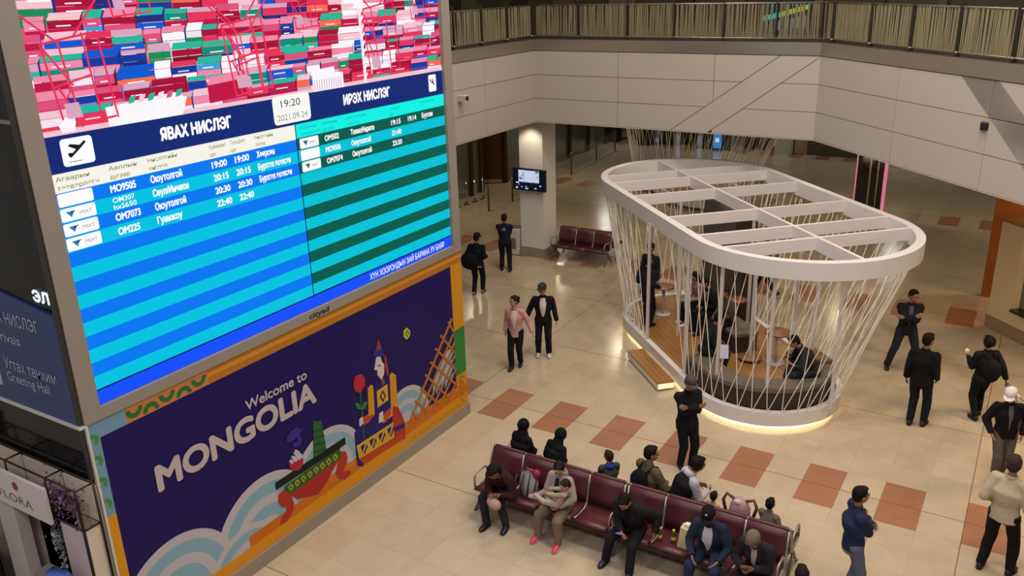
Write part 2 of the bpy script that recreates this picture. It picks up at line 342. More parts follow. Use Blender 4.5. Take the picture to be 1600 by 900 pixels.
# ---------------- hall under the gallery ----------------
m_glass = mat('dim_glass', '#8a8f86', .06, alpha=.22); m_brown = mat('bronze_frame', '#3f2f1e', .35, metal=.4); m_wood = mat('wood_panel', '#7a5534', .45, noise=.15, nscale=4)
gw = empty('wall_glazed', (-19.3, 30, 0), kind='structure')
ys = [21, 23.5, 25.2, 26.6, 28.1, 28.8, 30.7, 32.5, 34.5, 36.5, 38.5, 40.5]
for y in ys: MB().box((-19.42, y-.09, 0), (-19.2, y+.09, 4.33)).build('post', [m_brown], gw)
for k, (a, b_) in enumerate(zip(ys[:-1], ys[1:])):
    if a == 28.8: continue
    MB().box((-19.32, a+.1, .05), (-19.3, b_-.1, 4.3)).build('pane', [m_glass], gw)
MB().box((-26, 20, 0), (-25.8, 46, 4.33)).build('wall_far_left', [mat('wall_brownish', '#5f4a33', .6, noise=.1, nscale=2)]); tag(bpy.data.objects['wall_far_left'], kind='structure')
MB().box((-25, 31.2, 0), (-19.5, 31.4, 4.33)).build('wall_corridor', [m_wood]); tag(bpy.data.objects['wall_corridor'], kind='structure')
MB().box((-24.5, 26, 0), (-24.3, 31.2, 4.33)).build('wall_corridor_end', [m_wood]); tag(bpy.data.objects['wall_corridor_end'], kind='structure')
bw = empty('wall_back', (-8, 47, 0), kind='structure')
MB().box((-26, 47, 0), (9, 47.3, 4.33)).build('wall_surface', [mat('back_wall', '#8a8474', .5, noise=.1, nscale=1)], bw)
MB().box((-9.4, 41.6, 0), (-6, 41.8, 4.33)).build('wall_dark', [mat('back_dark', '#4d4535', .5)]); tag(bpy.data.objects['wall_dark'], kind='structure')
# bollard barrier
br = empty('glass_barrier', (-17.4, 30, 0), label='low glass barrier on slim bronze posts in the hall behind the white column', cat='barrier')
for x, y in ((-17.3, 26.3), (-17.3, 28), (-17.4, 30.7), (-17.5, 33.3), (-17.9, 36.6), (-18.1, 39.1)):
    MB().tube([(x, y, 0), (x, y, 1.0)], .035, 8).build('post', [mat('bronze_post', '#6d5a30', .3, metal=.6)], br)
for (x0, y0), (x1, y1) in zip(((-17.3, 28.05), (-17.4, 30.75), (-17.5, 33.35), (-17.9, 36.65)), ((-17.4, 30.65), (-17.5, 33.25), (-17.9, 36.55), (-18.1, 39.05))):
    MB().prism([(x0-.006, y0), (x1-.006, y1), (x1+.006, y1), (x0+.006, y0)], lambda a, c_, d: (a, c_, d), .12, .93).build('pane', [m_glass], br)
for k in range(6):
    x, y = -18.7+.03*k, 25.2+.52*k
    g = empty('queue_post', (x, y, 0), label='slim chrome gate post in the row by the glazed wall, %s' % ('nearest of six', 'second nearest', 'third from the near end', 'third from the far end', 'second farthest', 'farthest of six')[k], cat='post', group='chrome gate posts')
    MB().tube([(x, y, 0), (x, y, .9)], .03, 8).build('pole', [mat('chrome', '#c9c6c0', .15, metal=.95)], g); MB().cyl((x, y), .13, 0, .02, 14).build('base', [mat('chrome')], g)
# machines and desks seen small under the slab
rd = random.Random(9)
for k in range(7):
    x = -21.5+k*.95; y = 41.5+rd.uniform(-.6, .6)
    g = empty('service_machine', (x, y, 0), label='dark upright machine in the far left corner, %s' % ('leftmost of seven', 'second from the left', 'third from the left', 'middle one of seven', 'third from the right', 'second from the right', 'rightmost of seven')[k], cat='machine', group='dark machines far in the hall')
    MB().box((x, y, 0), (x+.7, y+.6, 1.7), bev=.03).build('cabinet', [mat('machine_dark', '#2c2622', .4)], g)
    MB().box((x+.1, y-.02, .95), (x+.6, y, 1.4)).build('display', [screen_mat('machine_display', '#5f7488', .35)], g)
sf = empty('shop_window', (-15, 45.5, 0), label='pale blue lit shop window far beneath the gallery', cat='window')
MB().box((-18.3, 45.2, .15), (-14.6, 45.25, 2.6)).build('pane', [screen_mat('shop_glow', '#9aa9c9', .8)], sf)
for x in (-18.3, -17.4, -16.5, -15.6, -14.65): MB().box((x, 45.1, 0), (x+.08, 45.2, 2.7)).build('frame', [mat('white_metal', '#c8c4bc', .4)], sf)
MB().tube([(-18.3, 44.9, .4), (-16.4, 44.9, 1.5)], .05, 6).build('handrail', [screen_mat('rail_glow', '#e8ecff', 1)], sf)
sg = empty('banner_sign', (-13.6, 41, 0), label='blue upright banner with white lettering between dark panels far in the hall', cat='sign')
MB().box((-14.35, 41.1, 0), (-12.9, 41.2, 2.4)).build('panel', [mat('sign_dark', '#23282f', .4)], sg)
MB().box((-13.75, 41.05, .1), (-13.35, 41.1, 2.3)).build('banner', [screen_mat('banner_blue', '#1c86d6', .9)], sg)
for k in range(4): MB().box((-13.65, 41.03, .4+k*.45), (-13.45, 41.05, .6+k*.45)).build('lettering', [screen_mat('banner_white', '#cfe6ff', .9)], sg)
for k, (x0, x1) in enumerate(((-12.6, -11.9), (-11.8, -11.2))):
    MB().box((x0, 42, 0), (x1, 42.4, 1.9), bev=.02).build('display_case', [mat('machine_dark')]); 
    tag(bpy.data.objects['display_case'+('' if k == 0 else '.001')], ('dark display case directly right of the blue banner', 'dark display case between its twin and the pale grey far column')[k], 'cabinet', 'dark display cases')
gc = empty('column', (-10.45, 41.4, 0), label='pale grey far column standing free at the end of the hall', cat='column')
MB().box((-10.85, 41.3, 0), (-10.05, 42, 4.33)).build('shaft', [mat('column_green', '#b6b8a6', .4)], gc)
MB().box((-10.0, 41.7, 0), (-8.9, 42.1, 4.33)).build('wall_end', [mat('wall_cream', '#b9ad8d', .5)]); tag(bpy.data.objects['wall_end'], kind='structure')
# black portal with pink neon
pc = empty('advertising_column', (-4.8, 31.2, 0), label='glossy black double column edged in pink neon behind the pavilion', cat='column')
MB().box((-5.25, 30.9, 0), (-4.86, 31.6, 4.33), bev=.01).build('shaft', [mat('gloss_black', '#17100f', .08, coat=.5)], pc)
MB().box((-4.8, 30.9, 0), (-4.4, 31.6, 4.33), bev=.01).build('shaft', [mat('gloss_black')], pc)
for x in (-4.85, -4.6): MB().box((x, 30.86, 0), (x+.04, 30.9, 4.33)).build('chrome_strip', [mat('chrome')], pc)
for x in (-5.31, -4.4): MB().box((x, 31.0, .3), (x+.06, 31.3, 3.2)).build('neon_strip', [screen_mat('pink_neon', '#e8809c', .8)], pc)
# ---------------- slanted shop wall at right ----------------
A0 = (-.52, 22.3); dS = (.697, -.717); nS = (.717, .697)
fs = lambda s, z, e: (A0[0]+dS[0]*s+nS[0]*e, A0[1]+dS[1]*s+nS[1]*e, z)
sw = empty('wall_right', (A0[0], A0[1], 0), kind='structure')
m_cw = mat('shop_cream', '#dcc7a2', .5)
def rect(s0, z0, s1, z1): return [(s0, z0), (s1, z0), (s1, z1), (s0, z1)]
MB().prism(rect(.02, .32, .7, 2.63), fs, 0, .5).build('wall_pier', [m_cw], sw)
MB().prism(rect(.7, .32, 4, .66), fs, 0, .5).build('wall_sill', [m_cw], sw)
MB().prism(rect(.7, 2.3, 4, 2.63), fs, 0, .5).build('wall_head', [m_cw], sw)
MB().prism(rect(0, 0, 4, .32), fs, -.02, .5).build('plinth', [mat('plinth_brown', '#9a8368', .35)], sw)
MB().prism(rect(.7, .66, 4, 2.3), fs, .2, .22).build('window_pane', [mat('shop_glass', '#4a5a50', .06, alpha=.35)], sw)
MB().prism(rect(.7, .66, 4, 2.3), fs, .9, .95).build('window_back', [mat('shop_inside', '#1f1c18', .5)], sw)
MB().prism(rect(.7, .64, 4, .7), fs, -.05, .25).build('sill_board', [mat('gloss_black')], sw)
for k in range(5): MB().prism(rect(.95+k*.3, .8+k % 2*.1, 1.15+k*.3, 1.5), fs, .5, .6).build('shop_goods', [mat('goods_%d' % (k % 3), ['#7fa39a', '#a08a5f', '#5c6f72'][k % 3], .3)], sw)
MB().prism(rect(0, 2.63, 4, 2.66), fs, -.02, 1.2).build('wall_top', [mat('top_brown', '#8b6a48', .5)], sw)
MB().prism([(-.78, 24.5), (6, 24.5), (6, 24.7), (-.78, 24.7)], lambda a, b_, d: (a, b_, d), 0, 4.33).build('wall_orange', [mat('orange_wood', '#b06a2a', .4, noise=.1, nscale=3)]); tag(bpy.data.objects['wall_orange'], kind='structure')
# ================= big screen structure on the left =================
XS = -9.0
def YZ(d0=0.0): return lambda a, b_, d: (XS+d0+d, a, b_)
m_frame = mat('frame_grey', '#8d857c', .45, noise=.03, nscale=3)
body = MB().box((-12.3, 5.02, 0), (-9.1, 12.66, 9.6)); tag(body.build('wall_left', [mat('dark_core', '#2a2724', .7)]), kind='structure')
tag(MB().box((-9.1, 5.0, 0), (-8.98, 12.7, .235)).build('baseboard_left', [mat('plinth_grey')]), kind='structure')
scr = empty('departure_screen', (-9, 8.8, 3.42), label='huge lit flight information screen with a port picture above two timetables', cat='screen')
fr = lambda y0, z0, y1, z1, n: MB().prism(rect(y0, z0, y1, z1), YZ(), -.1, .0).build(n, [m_frame], scr)
fr(4.97, 3.42, 5.2, 9.6, 'frame_side'); fr(12.45, 3.42, 12.68, 9.6, 'frame_side'); fr(5.2, 3.42, 12.45, 3.57, 'frame_bottom'); fr(5.2, 9.3, 12.45, 9.6, 'frame_top')
LED = {}
def led(c, e=1.0): return screen_mat('led_%s_%d' % (c.strip('#'), int(e*100)), c, e)
def area(nm, y0, z0, y1, z1, c, lay=0, e=1.0, parent=None): return MB().prism(rect(y0, z0, y1, z1), YZ(-.06), 0, .001+lay*.002).build(nm, [led(c, e)], parent or scr)
area('backing_panel', 5.2, 3.57, 12.45, 9.3, '#0a1e5a')
area('ticker_strip', 5.2, 3.575, 12.45, 3.75, '#1450ff', 1, 1.0)
area('header_band', 5.2, 6.33, 12.45, 6.73, '#142a72', 1)
area('table_header', 5.2, 6.125, 8.855, 6.335, '#f6f4ea', 1); area('table_header', 8.875, 6.135, 12.45, 6.335, '#0ff0e4', 1)
for k in range(14):
    z1 = 6.125-k*.1682; area('table_row', 5.2, z1-.1682, 8.855, z1, '#0478f0' if k % 2 == 0 else '#00c2e0', 1)
    area('table_row', 8.875, z1-.1682+.004, 12.45, z1+.006, '#045c4e' if k % 2 == 0 else '#00c2d8', 1)
def stext(body, y0, z0, wdt, h, c='#ffffff', e=1.0, bold=.012, lay=3, parent=None, nm='lettering', shear=0, fat=0):
    return text(body, nm, led(c, e), parent or scr, (XS-.06+.001+lay*.002, y0, z0), (0, 1, 0), (0, 0, 1), wdt, h, bold if not fat else 0, shear=shear, fat=fat)
stext('ЯВАХ НИСЛЭГ', 6.66, 6.475, 1.08, .14, fat=.009); stext('ИРЭХ НИСЛЭГ', 9.91, 6.475, 1.09, .14, fat=.009)
def rrect(y0, z0, y1, z1, r, n=5):
    P = []
    for cy, cz, a0 in ((y1-r, z0+r, -90), (y1-r, z1-r, 0), (y0+r, z1-r, 90), (y0+r, z0+r, 180)):
        for k in range(n): a = (a0+90*k/(n-1))*D2R; P.append((cy+r*math.cos(a), cz+r*math.sin(a)))
    return P
def plate(nm, P, c, lay=2, e=1.0): return MB().prism(P, YZ(-.06), 0, .001+lay*.002).build(nm, [led(c, e)], scr)
plate('clock_plate', rrect(8.49, 6.37, 9.2, 6.76, .06), '#f8f8f4')
stext('19:20', 8.64, 6.6, .37, .1, '#3c3c3c', 1, .0); stext('2021.09.24', 8.55, 6.42, .58, .085, '#8a8a8a', 1, 0)
# plane pictograms
plate('pictogram_plate', rrect(5.39, 6.39, 5.77, 6.69, .04), '#ffffff'); plate('pictogram_plate', rrect(12.05, 6.41, 12.26, 6.69, .03), '#ffffff')
def plane(cy, cz, s, ang):
    P = [(-1, .05), (-.9, .32), (-.75, .3), (-.55, .08), (-.1, .1), (-.45, .75), (-.2, .78), (.4, .12), (.9, .12), (1.05, 0), (.9, -.1), (.35, -.12), (-.9, -.12)]
    c, s_ = math.cos(ang*D2R), math.sin(ang*D2R); Q = [(cy+s*(a*c-b_*s_), cz+s*(a*s_+b_*c)) for a, b_ in P]
    plate('plane_pictogram', Q[::-1] if False else Q, '#1a1a1a', 3)
plane(5.58, 6.56, .13, 35); plane(12.15, 6.56, .08, -35); plate('pictogram_caption', rect(5.46, 6.43, 5.62, 6.438), '#777777', 3)
# table headers
hl = '#7d8a1e'
for s_, y, z, wd in (('Агаарын', 5.26, 6.25, .40), ('тээвэрлэгч', 5.26, 6.155, .5), ('Аяллын', 5.9, 6.25, .37), ('дугаар', 5.9, 6.155, .26), ('Нислэгийн', 6.42, 6.25, .42), ('чиглэл', 6.42, 6.155, .26), ('Хуваарьт', 7.33, 6.25, .28), ('цаг', 7.33, 6.155, .1), ('Тооцоот', 7.67, 6.25, .26), ('цаг', 7.67, 6.155, .1), ('Нислэгийн', 8.1, 6.25, .33), ('төлөв', 8.1, 6.155, .17)):
    stext(s_, y, z, wd, .05, hl, .8, .004)
for s_, y, z, wd in (('Агаарын', 8.95, 6.25, .32), ('тээвэрлэгч', 8.95, 6.16, .4), ('Аяллын', 9.4, 6.25, .32), ('дугаар', 9.4, 6.16, .24), ('Нислэгийн', 9.95, 6.25, .42), ('чиглэл', 9.95, 6.16, .26), ('Хуваарьт', 10.95, 6.25, .28), ('цаг', 10.95, 6.16, .1), ('Төлөв', 11.75, 6.25, .4)):
    stext(s_, y, z, wd, .045, '#12a8a4', .9, .0)
def rowz(k): return 6.125-(k+1)*.1682+.045
T1 = [(0, 'MO9505', 5.88, .33), (2, 'OM7073', 5.88, .33), (3, 'OM225', 5.88, .29), (0, 'Оюутолгой', 6.42, .45), (1, 'Сеул/Инчеон', 6.42, .52), (2, 'Оюутолгой', 6.42, .45), (3, 'Гуанжоу', 6.42, .36),
      (0, '19:00', 7.34, .24), (1, '20:15', 7.34, .24), (2, '20:30', 7.34, .24), (3, '22:40', 7.34, .24), (0, '19:00', 7.72, .24), (1, '20:15', 7.72, .24), (2, '20:30', 7.72, .24), (3, '22:40', 7.72, .24),
      (0, 'Хөөрсөн', 8.1, .32), (1, 'Бүртгэл эхэлсэн', 8.1, .6), (2, 'Бүртгэл эхэлсэн', 8.1, .6)]
for k, s_, y, wd in T1: stext(s_, y, rowz(k), wd, .085, fat=.004)
stext('OM307', 5.88, rowz(1)+.045, .29, .06); stext('hx5650', 5.88, rowz(1)-.035, .3, .06)
T2 = [(0, 'OM502', 9.43, .3), (1, 'MO9506', 9.43, .32), (2, 'OM7074', 9.43, .34), (0, 'Токио/Нарита', 10.0, .55), (1, 'Оюутолгой', 10.0, .45), (2, 'Оюутолгой', 10.0, .45), (0, '19:15', 10.98, .24), (1, '21:40', 10.98, .24), (2, '23:20', 10.98, .24), (0, '19:14', 11.42, .22), (0, 'Буусан', 11.8, .3)]
for k, s_, y, wd in T2: stext(s_, y, rowz(k)+.008, wd, .08, fat=.004)
for k in range(4):
    z = 6.125-(k+1)*.1682; plate('airline_plate', rrect(5.24, z+.012, 5.66, z+.158, .02), '#fbfbfb')
    if k: plate('airline_emblem', [(5.3, z+.12), (5.4, z+.12), (5.36, z+.05)], '#1a7fc4', 3); plate('airline_emblem', [(5.36, z+.12), (5.42, z+.12), (5.36, z+.09)], '#0c3f86', 4); stext('MIAT', 5.46, z+.06, .15, .045, '#9a9a9a', 1, 0)
for k in range(3):
    z = 6.13-(k+1)*.1682; plate('airline_plate', rrect(8.92, z+.012, 9.3, z+.158, .02), '#fbfbfb')
    if k != 1: plate('airline_emblem', [(8.98, z+.12), (9.08, z+.12), (9.04, z+.05)], '#1a6a74', 3); stext('MIAT', 9.11, z+.06, .14, .045, '#9a9a9a', 1, 0)
stext('ХҮН ХООРОНДЫН ЗАЙ БАРИНА УУ БАЯР', 10.15, 3.61, 2.08, .1, bold=.01)
text('cityad', 'maker_lettering', mat('ink_black', '#151515', .6), scr, (XS+.002, 8.67, 3.45), (0, 1, 0), (0, 0, 1), .42, .085, .0, fat=.003)
# ---- the picture of a container port (flat LED picture in many coloured patches) ----
rd = random.Random(21)
PC = ['#c01646', '#e0507e', '#f08aa8', '#123c9c', '#0a5ad0', '#0a8f7a', '#28b89a', '#f0e4ee', '#fbf6fa', '#a81038', '#1c2f7e', '#d8a6c0', '#148f58', '#3f9fe0', '#e8345a', '#f4c4d0', '#7a1030', '#ff6a50']
pm = [led(c, 1.0) for c in PC]; b = MB()
def quad(P, ci, lay):
    b.cur = ci; b.add([(XS-.0585+lay, p[0], p[1]) for p in P], [tuple(range(len(P)))])
zb, zt = 6.735, 9.3; b.cur = 15; quad([(5.2, zb), (12.45, zb), (12.45, zt), (5.2, zt)], 1, 0)
lay = .0001
z = zt-.05
rows = 0
while z > zb+.02:
    t = (zt-z)/(zt-zb); h = .2-.06*t; y = 5.2-rd.uniform(0, .3)
    while y < 12.45:
        wd = rd.uniform(.22, .5); n = rd.randrange(1, 5); fam = rd.choice([(0, 9, 14), (0, 14, 9), (3, 4, 10), (5, 6, 12), (7, 8, 8), (1, 2, 0), (0, 1, 9), (3, 4, 13)]) if y < 9.9 else rd.choice([(0, 9, 14), (7, 8, 8), (7, 8, 15), (3, 4, 10), (0, 1, 9)])
        hh = h*rd.uniform(1.3, 2.6); dx = rd.uniform(.0, .06); y1 = min(y+wd, 12.43); y0 = max(y, 5.21)
        if y1-y0 > .05:
            ztp = min(z+h*.3, zt-.01); zbt = max(ztp-hh, zb+.01)
            # roof strip
            rt_ = min(zt-.01, ztp+h*rd.uniform(.25, .6)); quad([(y0, ztp), (y1, ztp), (min(y1+dx, 12.44), rt_), (min(y0+dx, 12.4), rt_)], rd.choice([2, 15, 11, 6, fam[1], fam[1]]), lay); lay += .000001
            nb = max(1, int(round((ztp-zbt)/(.085)))); zz = ztp
            for q in range(nb):
                z2 = ztp-(ztp-zbt)*(q+1)/nb; ci = rd.choice(fam) if rd.random() < .75 else rd.randrange(18)
                quad([(y0, z2), (y1, z2), (y1, zz-.006), (y0, zz-.006)], ci, lay); lay += .000001
                if rd.random() < .45 and y1-y0 > .14:
                    a = y0+(y1-y0)*.25; quad([(a, z2+.018), (a+(y1-y0)*.45, z2+.018), (a+(y1-y0)*.45, z2+.032), (a, z2+.032)], 8, lay); lay += .000001
                zz = z2
            quad([(y1, zbt), (min(y1+dx*.6, 12.44), zbt+h*.4), (min(y1+dx, 12.44), rt_), (y1, ztp)], 16 if fam[0] in (0, 1) else 10, lay); lay += .000001
        y += wd+rd.uniform(.0, .04)
    z -= h*1.25; rows += 1
# quay, cream sheds, truck bays, light mast
quad([(5.2, zb), (12.45, zb), (12.45, zb+.07), (8.6, zb+.05), (5.2, zb+.06)], 15, lay+.0001)
quad([(6.02, zb), (7.02, zb+.0), (7.12, zb+.2), (6.95, zb+.28), (6.0, zb+.22)], 8, lay+.0002)
for k in range(6): quad([(6.3+k*.13, zb+.22), (6.38+k*.13, zb+.23), (6.42+k*.13, zb+.31), (6.34+k*.13, zb+.3)], (6, 15, 6, 7, 1, 6)[k], lay+.0003)
quad([(9.3, zb), (9.95, zb+.0), (9.95, zb+.22), (9.78, zb+.24), (9.77, zb+.32), (9.3, zb+.3)], 8, lay+.0002)
for k in range(12): quad([(9.33+k*.05, zb+.01), (9.345+k*.05, zb+.01), (9.345+k*.05, zb+.16), (9.33+k*.05, zb+.16)], 11, lay+.0003)
quad([(7.45, zb+.08), (8.1, zb+.1), (8.12, zb+.33), (7.45, zb+.3)], 0, lay+.0002); quad([(7.45, zb+.3), (8.12, zb+.33), (8.16, zb+.42), (7.5, zb+.4)], 2, lay+.0002)
def bar(a, c, wd, ci, l2):
    dy, dz = c[0]-a[0], c[1]-a[1]; L = math.hypot(dy, dz); ny, nz = -dz/L*wd/2, dy/L*wd/2
    quad([(a[0]+ny, a[1]+nz), (c[0]+ny, c[1]+nz), (c[0]-ny, c[1]-nz), (a[0]-ny, a[1]-nz)], ci, l2)
def crane(y, z0, s, big=1):
    l = lay+.0004
    for a, c in (((0, 0), (-.12, 1)), ((.22, 0), (.1, 1)), ((.5, .05), (.42, 1.1)), ((.72, .05), (.62, 1.1)), ((-.06, .5), (.46, .6)), ((-.12, 1), (.62, 1.1)), ((.1, 1), (-.5, 1.5)), ((.0, .02), (.7, .07)), ((.0, .5), (.22, .05)), ((.3, 1.05), (.9, 1.7)), ((-.1, .95), (.2, .5))):
        bar((y+a[0]*s, z0+a[1]*s), (y+c[0]*s, z0+c[1]*s), .02*s+.006, 14 if big else 0, l)
    quad([(y+.05*s, z0+.12*s), (y+.25*s, z0+.12*s), (y+.22*s, z0+.3*s), (y+.03*s, z0+.3*s)], 11, l+.0001)
crane(5.5, zb+.05, .9); crane(8.0, zb+.12, .75); crane(7.9, zb+.1, .9); crane(10.6, zb+.08, 1.0); crane(9.1, 7.6, .6); crane(11.7, 7.6, .7); crane(6.3, 7.9, .7)
for k in range(9): bar((10.42, zb+.05+k*.12), (10.5, zb+.15+k*.12), .035, 8, lay+.0006); 
bar((10.45, zb), (10.42, zb+1.15), .06, 7, lay+.0005); quad([(10.3, zb+1.1), (10.55, zb+1.1), (10.52, zb+1.3), (10.33, zb+1.3)], 8, lay+.0006)
quad([(5.45, zb+.02), (5.6, zb+.02), (5.62, zb+.12), (5.52, zb+.18), (5.42, zb+.1)], 8, lay+.0006); quad([(5.35, 8.1), (5.6, 8.1), (5.62, 8.2), (5.4, 8.22)], 8, lay+.0006)
b.build('port_picture', pm, scr)
# ================= welcome board =================
wb = empty('welcome_board', (-9, 8.8, .24), label='dark blue welcome poster board with bright illustration beneath the flight screen', cat='poster')
XB = -9.02
BM = {}
def pmx(c):
    return mat('print_'+c.strip('#'), c, .5, spec=.2)
def P2B(px, py):      # photograph pixel to a point (y, z) on the board's plane
    d = rt*((px-800)/FPX)-up*((py-450)/FPX)+fw; t = (XB+.0)/d.x; return (d.y*t, HC+d.z*t)
_bc = [0]
def bp(nm, P, c, lay=1):
    _bc[0] += 1; lay += _bc[0]*.004
    return MB().prism(P, lambda a, b_, d: (XB+d, a, b_), 0, .001+lay*.0012).build(nm, [pmx(c)], wb)
bp('board_panel', rect(4.99, .24, 12.68, 3.42), '#c98a22', 0)
for y0, z0, y1, z1, c, l in ((5.13, .62, 12.33, 3.2, '#1b0f57', 1), (4.99, 2.15, 5.13, 3.42, '#6f93ad', 1), (4.99, .24, 5.13, 2.15, '#d0901c', 1), (5.13, 3.2, 5.5, 3.42, '#6f93ad', 1), (5.5, 3.2, 6.75, 3.42, '#b87a44', 1), (6.75, 3.2, 12.68, 3.42, '#ad6f22', 1), (6.75, 3.3, 12.68, 3.36, '#c58a34', 2),
                             (12.33, 1.9, 12.68, 3.2, '#c98a1e', 1), (12.33, .95, 12.68, 1.9, '#2f7d3c', 1), (12.33, .24, 12.68, .95, '#c98a1e', 1)):
    bp('border', rect(y0, z0, y1, z1), c, l)
bp('ground_stripe', [(7.6, .24), (12.6, .24), (12.6, .72), (5.2, .72), (5.2, .62)], '#c8701a', 2)
bp('ground_stripe', rect(5.13, .24, 12.68, .52), '#d08a1c', 3)
def arcband(cy, cz, r0_, r1_, a0, a1, n=22):
    return [(cy+r1_*math.cos(a*D2R), cz+r1_*math.sin(a*D2R)) for a in [a0+(a1-a0)*k/n for k in range(n+1)]]+[(cy+r0_*math.cos(a*D2R), cz+r0_*math.sin(a*D2R)) for a in [a1-(a1-a0)*k/n for k in range(n+1)]]
def stripf(nm, outer, inner, c, lay):
    """band between two polylines, as quads"""
    b = MB(); n = len(outer); V = [(XB+.001+lay*.0012, *p) for p in outer]+[(XB+.001+lay*.0012, *p) for p in inner]
    b.add(V, [(i+1, i, n+i, n+i+1) for i in range(n-1)]); return b.build(nm, [pmx(c)], wb)
def cloud(cy, cz, r, lay=4, cols=('#b3b0b8', '#7fa6b8', '#b3b0b8', '#7fa6b8', '#b3b0b8'), fr_=(1, .86, .66, .5, .3), a0=0, a1=180):
    for k, (c, f) in enumerate(zip(cols, fr_)):
        n = 24; A = [(a0+(a1-a0)*q/n)*D2R for q in range(n+1)]
        bp('cloud_band', [(cy+r*f*math.cos(a), cz+r*f*math.sin(a)) for a in A], c, lay+k*.3)
cloud(8.75, .7, .84, 3); cloud(7.38, .44, .98, 4.2); cloud(5.8, .4, .95, 5.4, a0=0, a1=135); cloud(6.95, .1, .72, 6.6)
cloud(10.75, .72, .68, 4); cloud(12.32, .86, .76, 4, a0=90)
bp('ground_stripe', [(5.13, .24), (12.68, .24), (12.68, .5), (5.13, .42)], '#d08a1c', 8.6)
bp('ground_stripe', [(7.0, .42), (12.68, .5), (12.68, .66), (7.0, .62)], '#c26a18', 8.5)
# green scroll work of the left border
for z in (2.32, 2.62, 2.92, 3.2): bp('scroll', arcband(5.03, z, .03, .08, -60, 250), '#3f8a3c', 3)
for k, y in enumerate((5.62, 5.85, 6.1, 6.35, 6.6)): bp('scroll', arcband(y, 3.22 if k % 2 else 3.36, .06, .12, 0 if k % 2 else 180, 180 if k % 2 else 360), '#2f6a34', 3)
for k in range(9): bp('scroll', arcband(10.9+k*.2, .28, .06, .08, 0, 180), '#7d8a1e', 10)
for k in range(4): bp('scroll', arcband(12.5, .45+k*.13, .05, .07, 0, 300), '#8d7a12', 10)
m_wt = mat('print_white', '#b7abae', .45)
text('MONGOLIA', 'lettering', m_wt, wb, (XB+.012, 5.75, 2.115), (0, 1, 0), (0, 0, 1), 2.86, .355, .0, fat=.022)
text('Welcome to', 'lettering', m_wt, wb, (XB+.012, 7.28, 2.555), (0, 1, 0), (0, 0, 1), 1.2, .155, .0, fat=.005)
Q = lambda *pts: [P2B(*p) for p in pts]
# illustration, traced in photograph points and laid on the board plane
def art(nm, c, lay, *pts): return bp(nm, Q(*pts), c, lay)
def z1(ox, oy, s, *pts): return [(ox+x/s, oy+y/s) for x, y in pts]
# crop A: origin 540,490 scale 3.75 ; crop B: origin 420,630 scale 4.5
a_ = lambda *p: z1(540, 490, 3.75, *p); c_ = lambda *p: z1(420, 630, 4.5, *p)
art('hat', '#8c3550', 12, *a_((188, 150), (208, 205), (175, 218))); art('hat_brim', '#2c2a80', 12, *a_((160, 222), (215, 205), (222, 245), (160, 250)))
art('face', '#c9bcc0', 13, *a_((178, 255), (205, 250), (222, 290), (222, 350), (207, 388), (185, 360), (182, 330), (166, 330)))
art('hair', '#16122e', 14, *a_((200, 248), (222, 245), (226, 300), (208, 280))); art('braid', '#9c3548', 13, *a_((218, 240), (232, 250), (250, 350), (238, 370), (226, 300)))
art('eye_mark', '#4a5a2c', 14, *a_((187, 300), (200, 297), (200, 308), (187, 310)))
art('robe', '#221668', 11, *a_((165, 400), (235, 375), (262, 400), (270, 600), (345, 665), (345, 735), (280, 740), (60, 830), (50, 700), (80, 650), (135, 590), (160, 560)))
art('robe_hem', '#221668', 12, *a_((60, 800), (100, 835), (100, 895), (65, 890)))
art('sleeve', '#c8901e', 13, *a_((128, 440), (150, 415), (158, 425), (166, 590), (125, 640), (92, 650), (110, 610), (132, 590)))
art('sleeve', '#c8901e', 13, *a_((255, 365), (270, 345), (290, 360), (302, 560), (280, 590), (215, 640), (215, 600), (262, 560)))
art('cuff', '#b04a2c', 14, *a_((100, 605), (155, 590), (160, 600), (110, 650), (85, 650))); art('cuff', '#b04a2c', 14, *a_((218, 590), (258, 550), (262, 585), (228, 640)))
art('hand', '#c9bcc0', 15, *a_((78, 625), (95, 600), (100, 640), (78, 662))); art('hand', '#c9bcc0', 15, *a_((192, 585), (215, 570), (216, 630), (190, 640)))
art('chest_panel', '#c8a02c', 14, *a_((178, 455), (240, 412), (246, 505), (184, 550))); art('chest_emblem', '#3a1450', 15, *a_((195, 485), (213, 445), (232, 478), (214, 520))); art('chest_emblem', '#c8a02c', 16, *a_((204, 484), (213, 462), (223, 480), (214, 502)))
art('collar', '#a83a40', 14, *a_((207, 388), (220, 380), (225, 405), (212, 425)))
art('skirt', '#a83228', 13, *a_((272, 540), (305, 545), (345, 640), (345, 725), (285, 760), (270, 650)))
art('skirt_band', '#2a1a6e', 14, *a_((282, 665), (340, 640), (344, 665), (284, 690)))
art('pattern_band', '#c8a02c', 15, *a_((60, 775), (275, 635), (280, 725), (75, 850)))
for k in range(4):
    x = 82+k*52; y = 770-k*34
    art('pattern_zigzag', '#221668', 16, *a_((x, y+8), (x+28, y-12), (x+12, y+42)))
    art('pattern_zigzag', '#221668', 16, *a_((x+18, y+50), (x+38, y-12), (x+46, y+22), (x+38, y+10), (x+26, y+50)))
art('skirt_hem', '#b0431c', 13, *a_((75, 850), (330, 700), (340, 730), (105, 880)))
art('rose', '#b02c34', 13, *a_((45, 400), (55, 368), (90, 355), (108, 375), (110, 415), (95, 440), (85, 465), (55, 455), (45, 430)))
art('stem', '#2f5a34', 14, *a_((78, 460), (86, 460), (108, 740), (102, 742))); art('leaf', '#2f7a44', 14, *a_((50, 520), (75, 525), (90, 560), (65, 558))); art('leaf', '#2f7a44', 14, *a_((92, 560), (105, 520), (122, 515), (112, 555)))
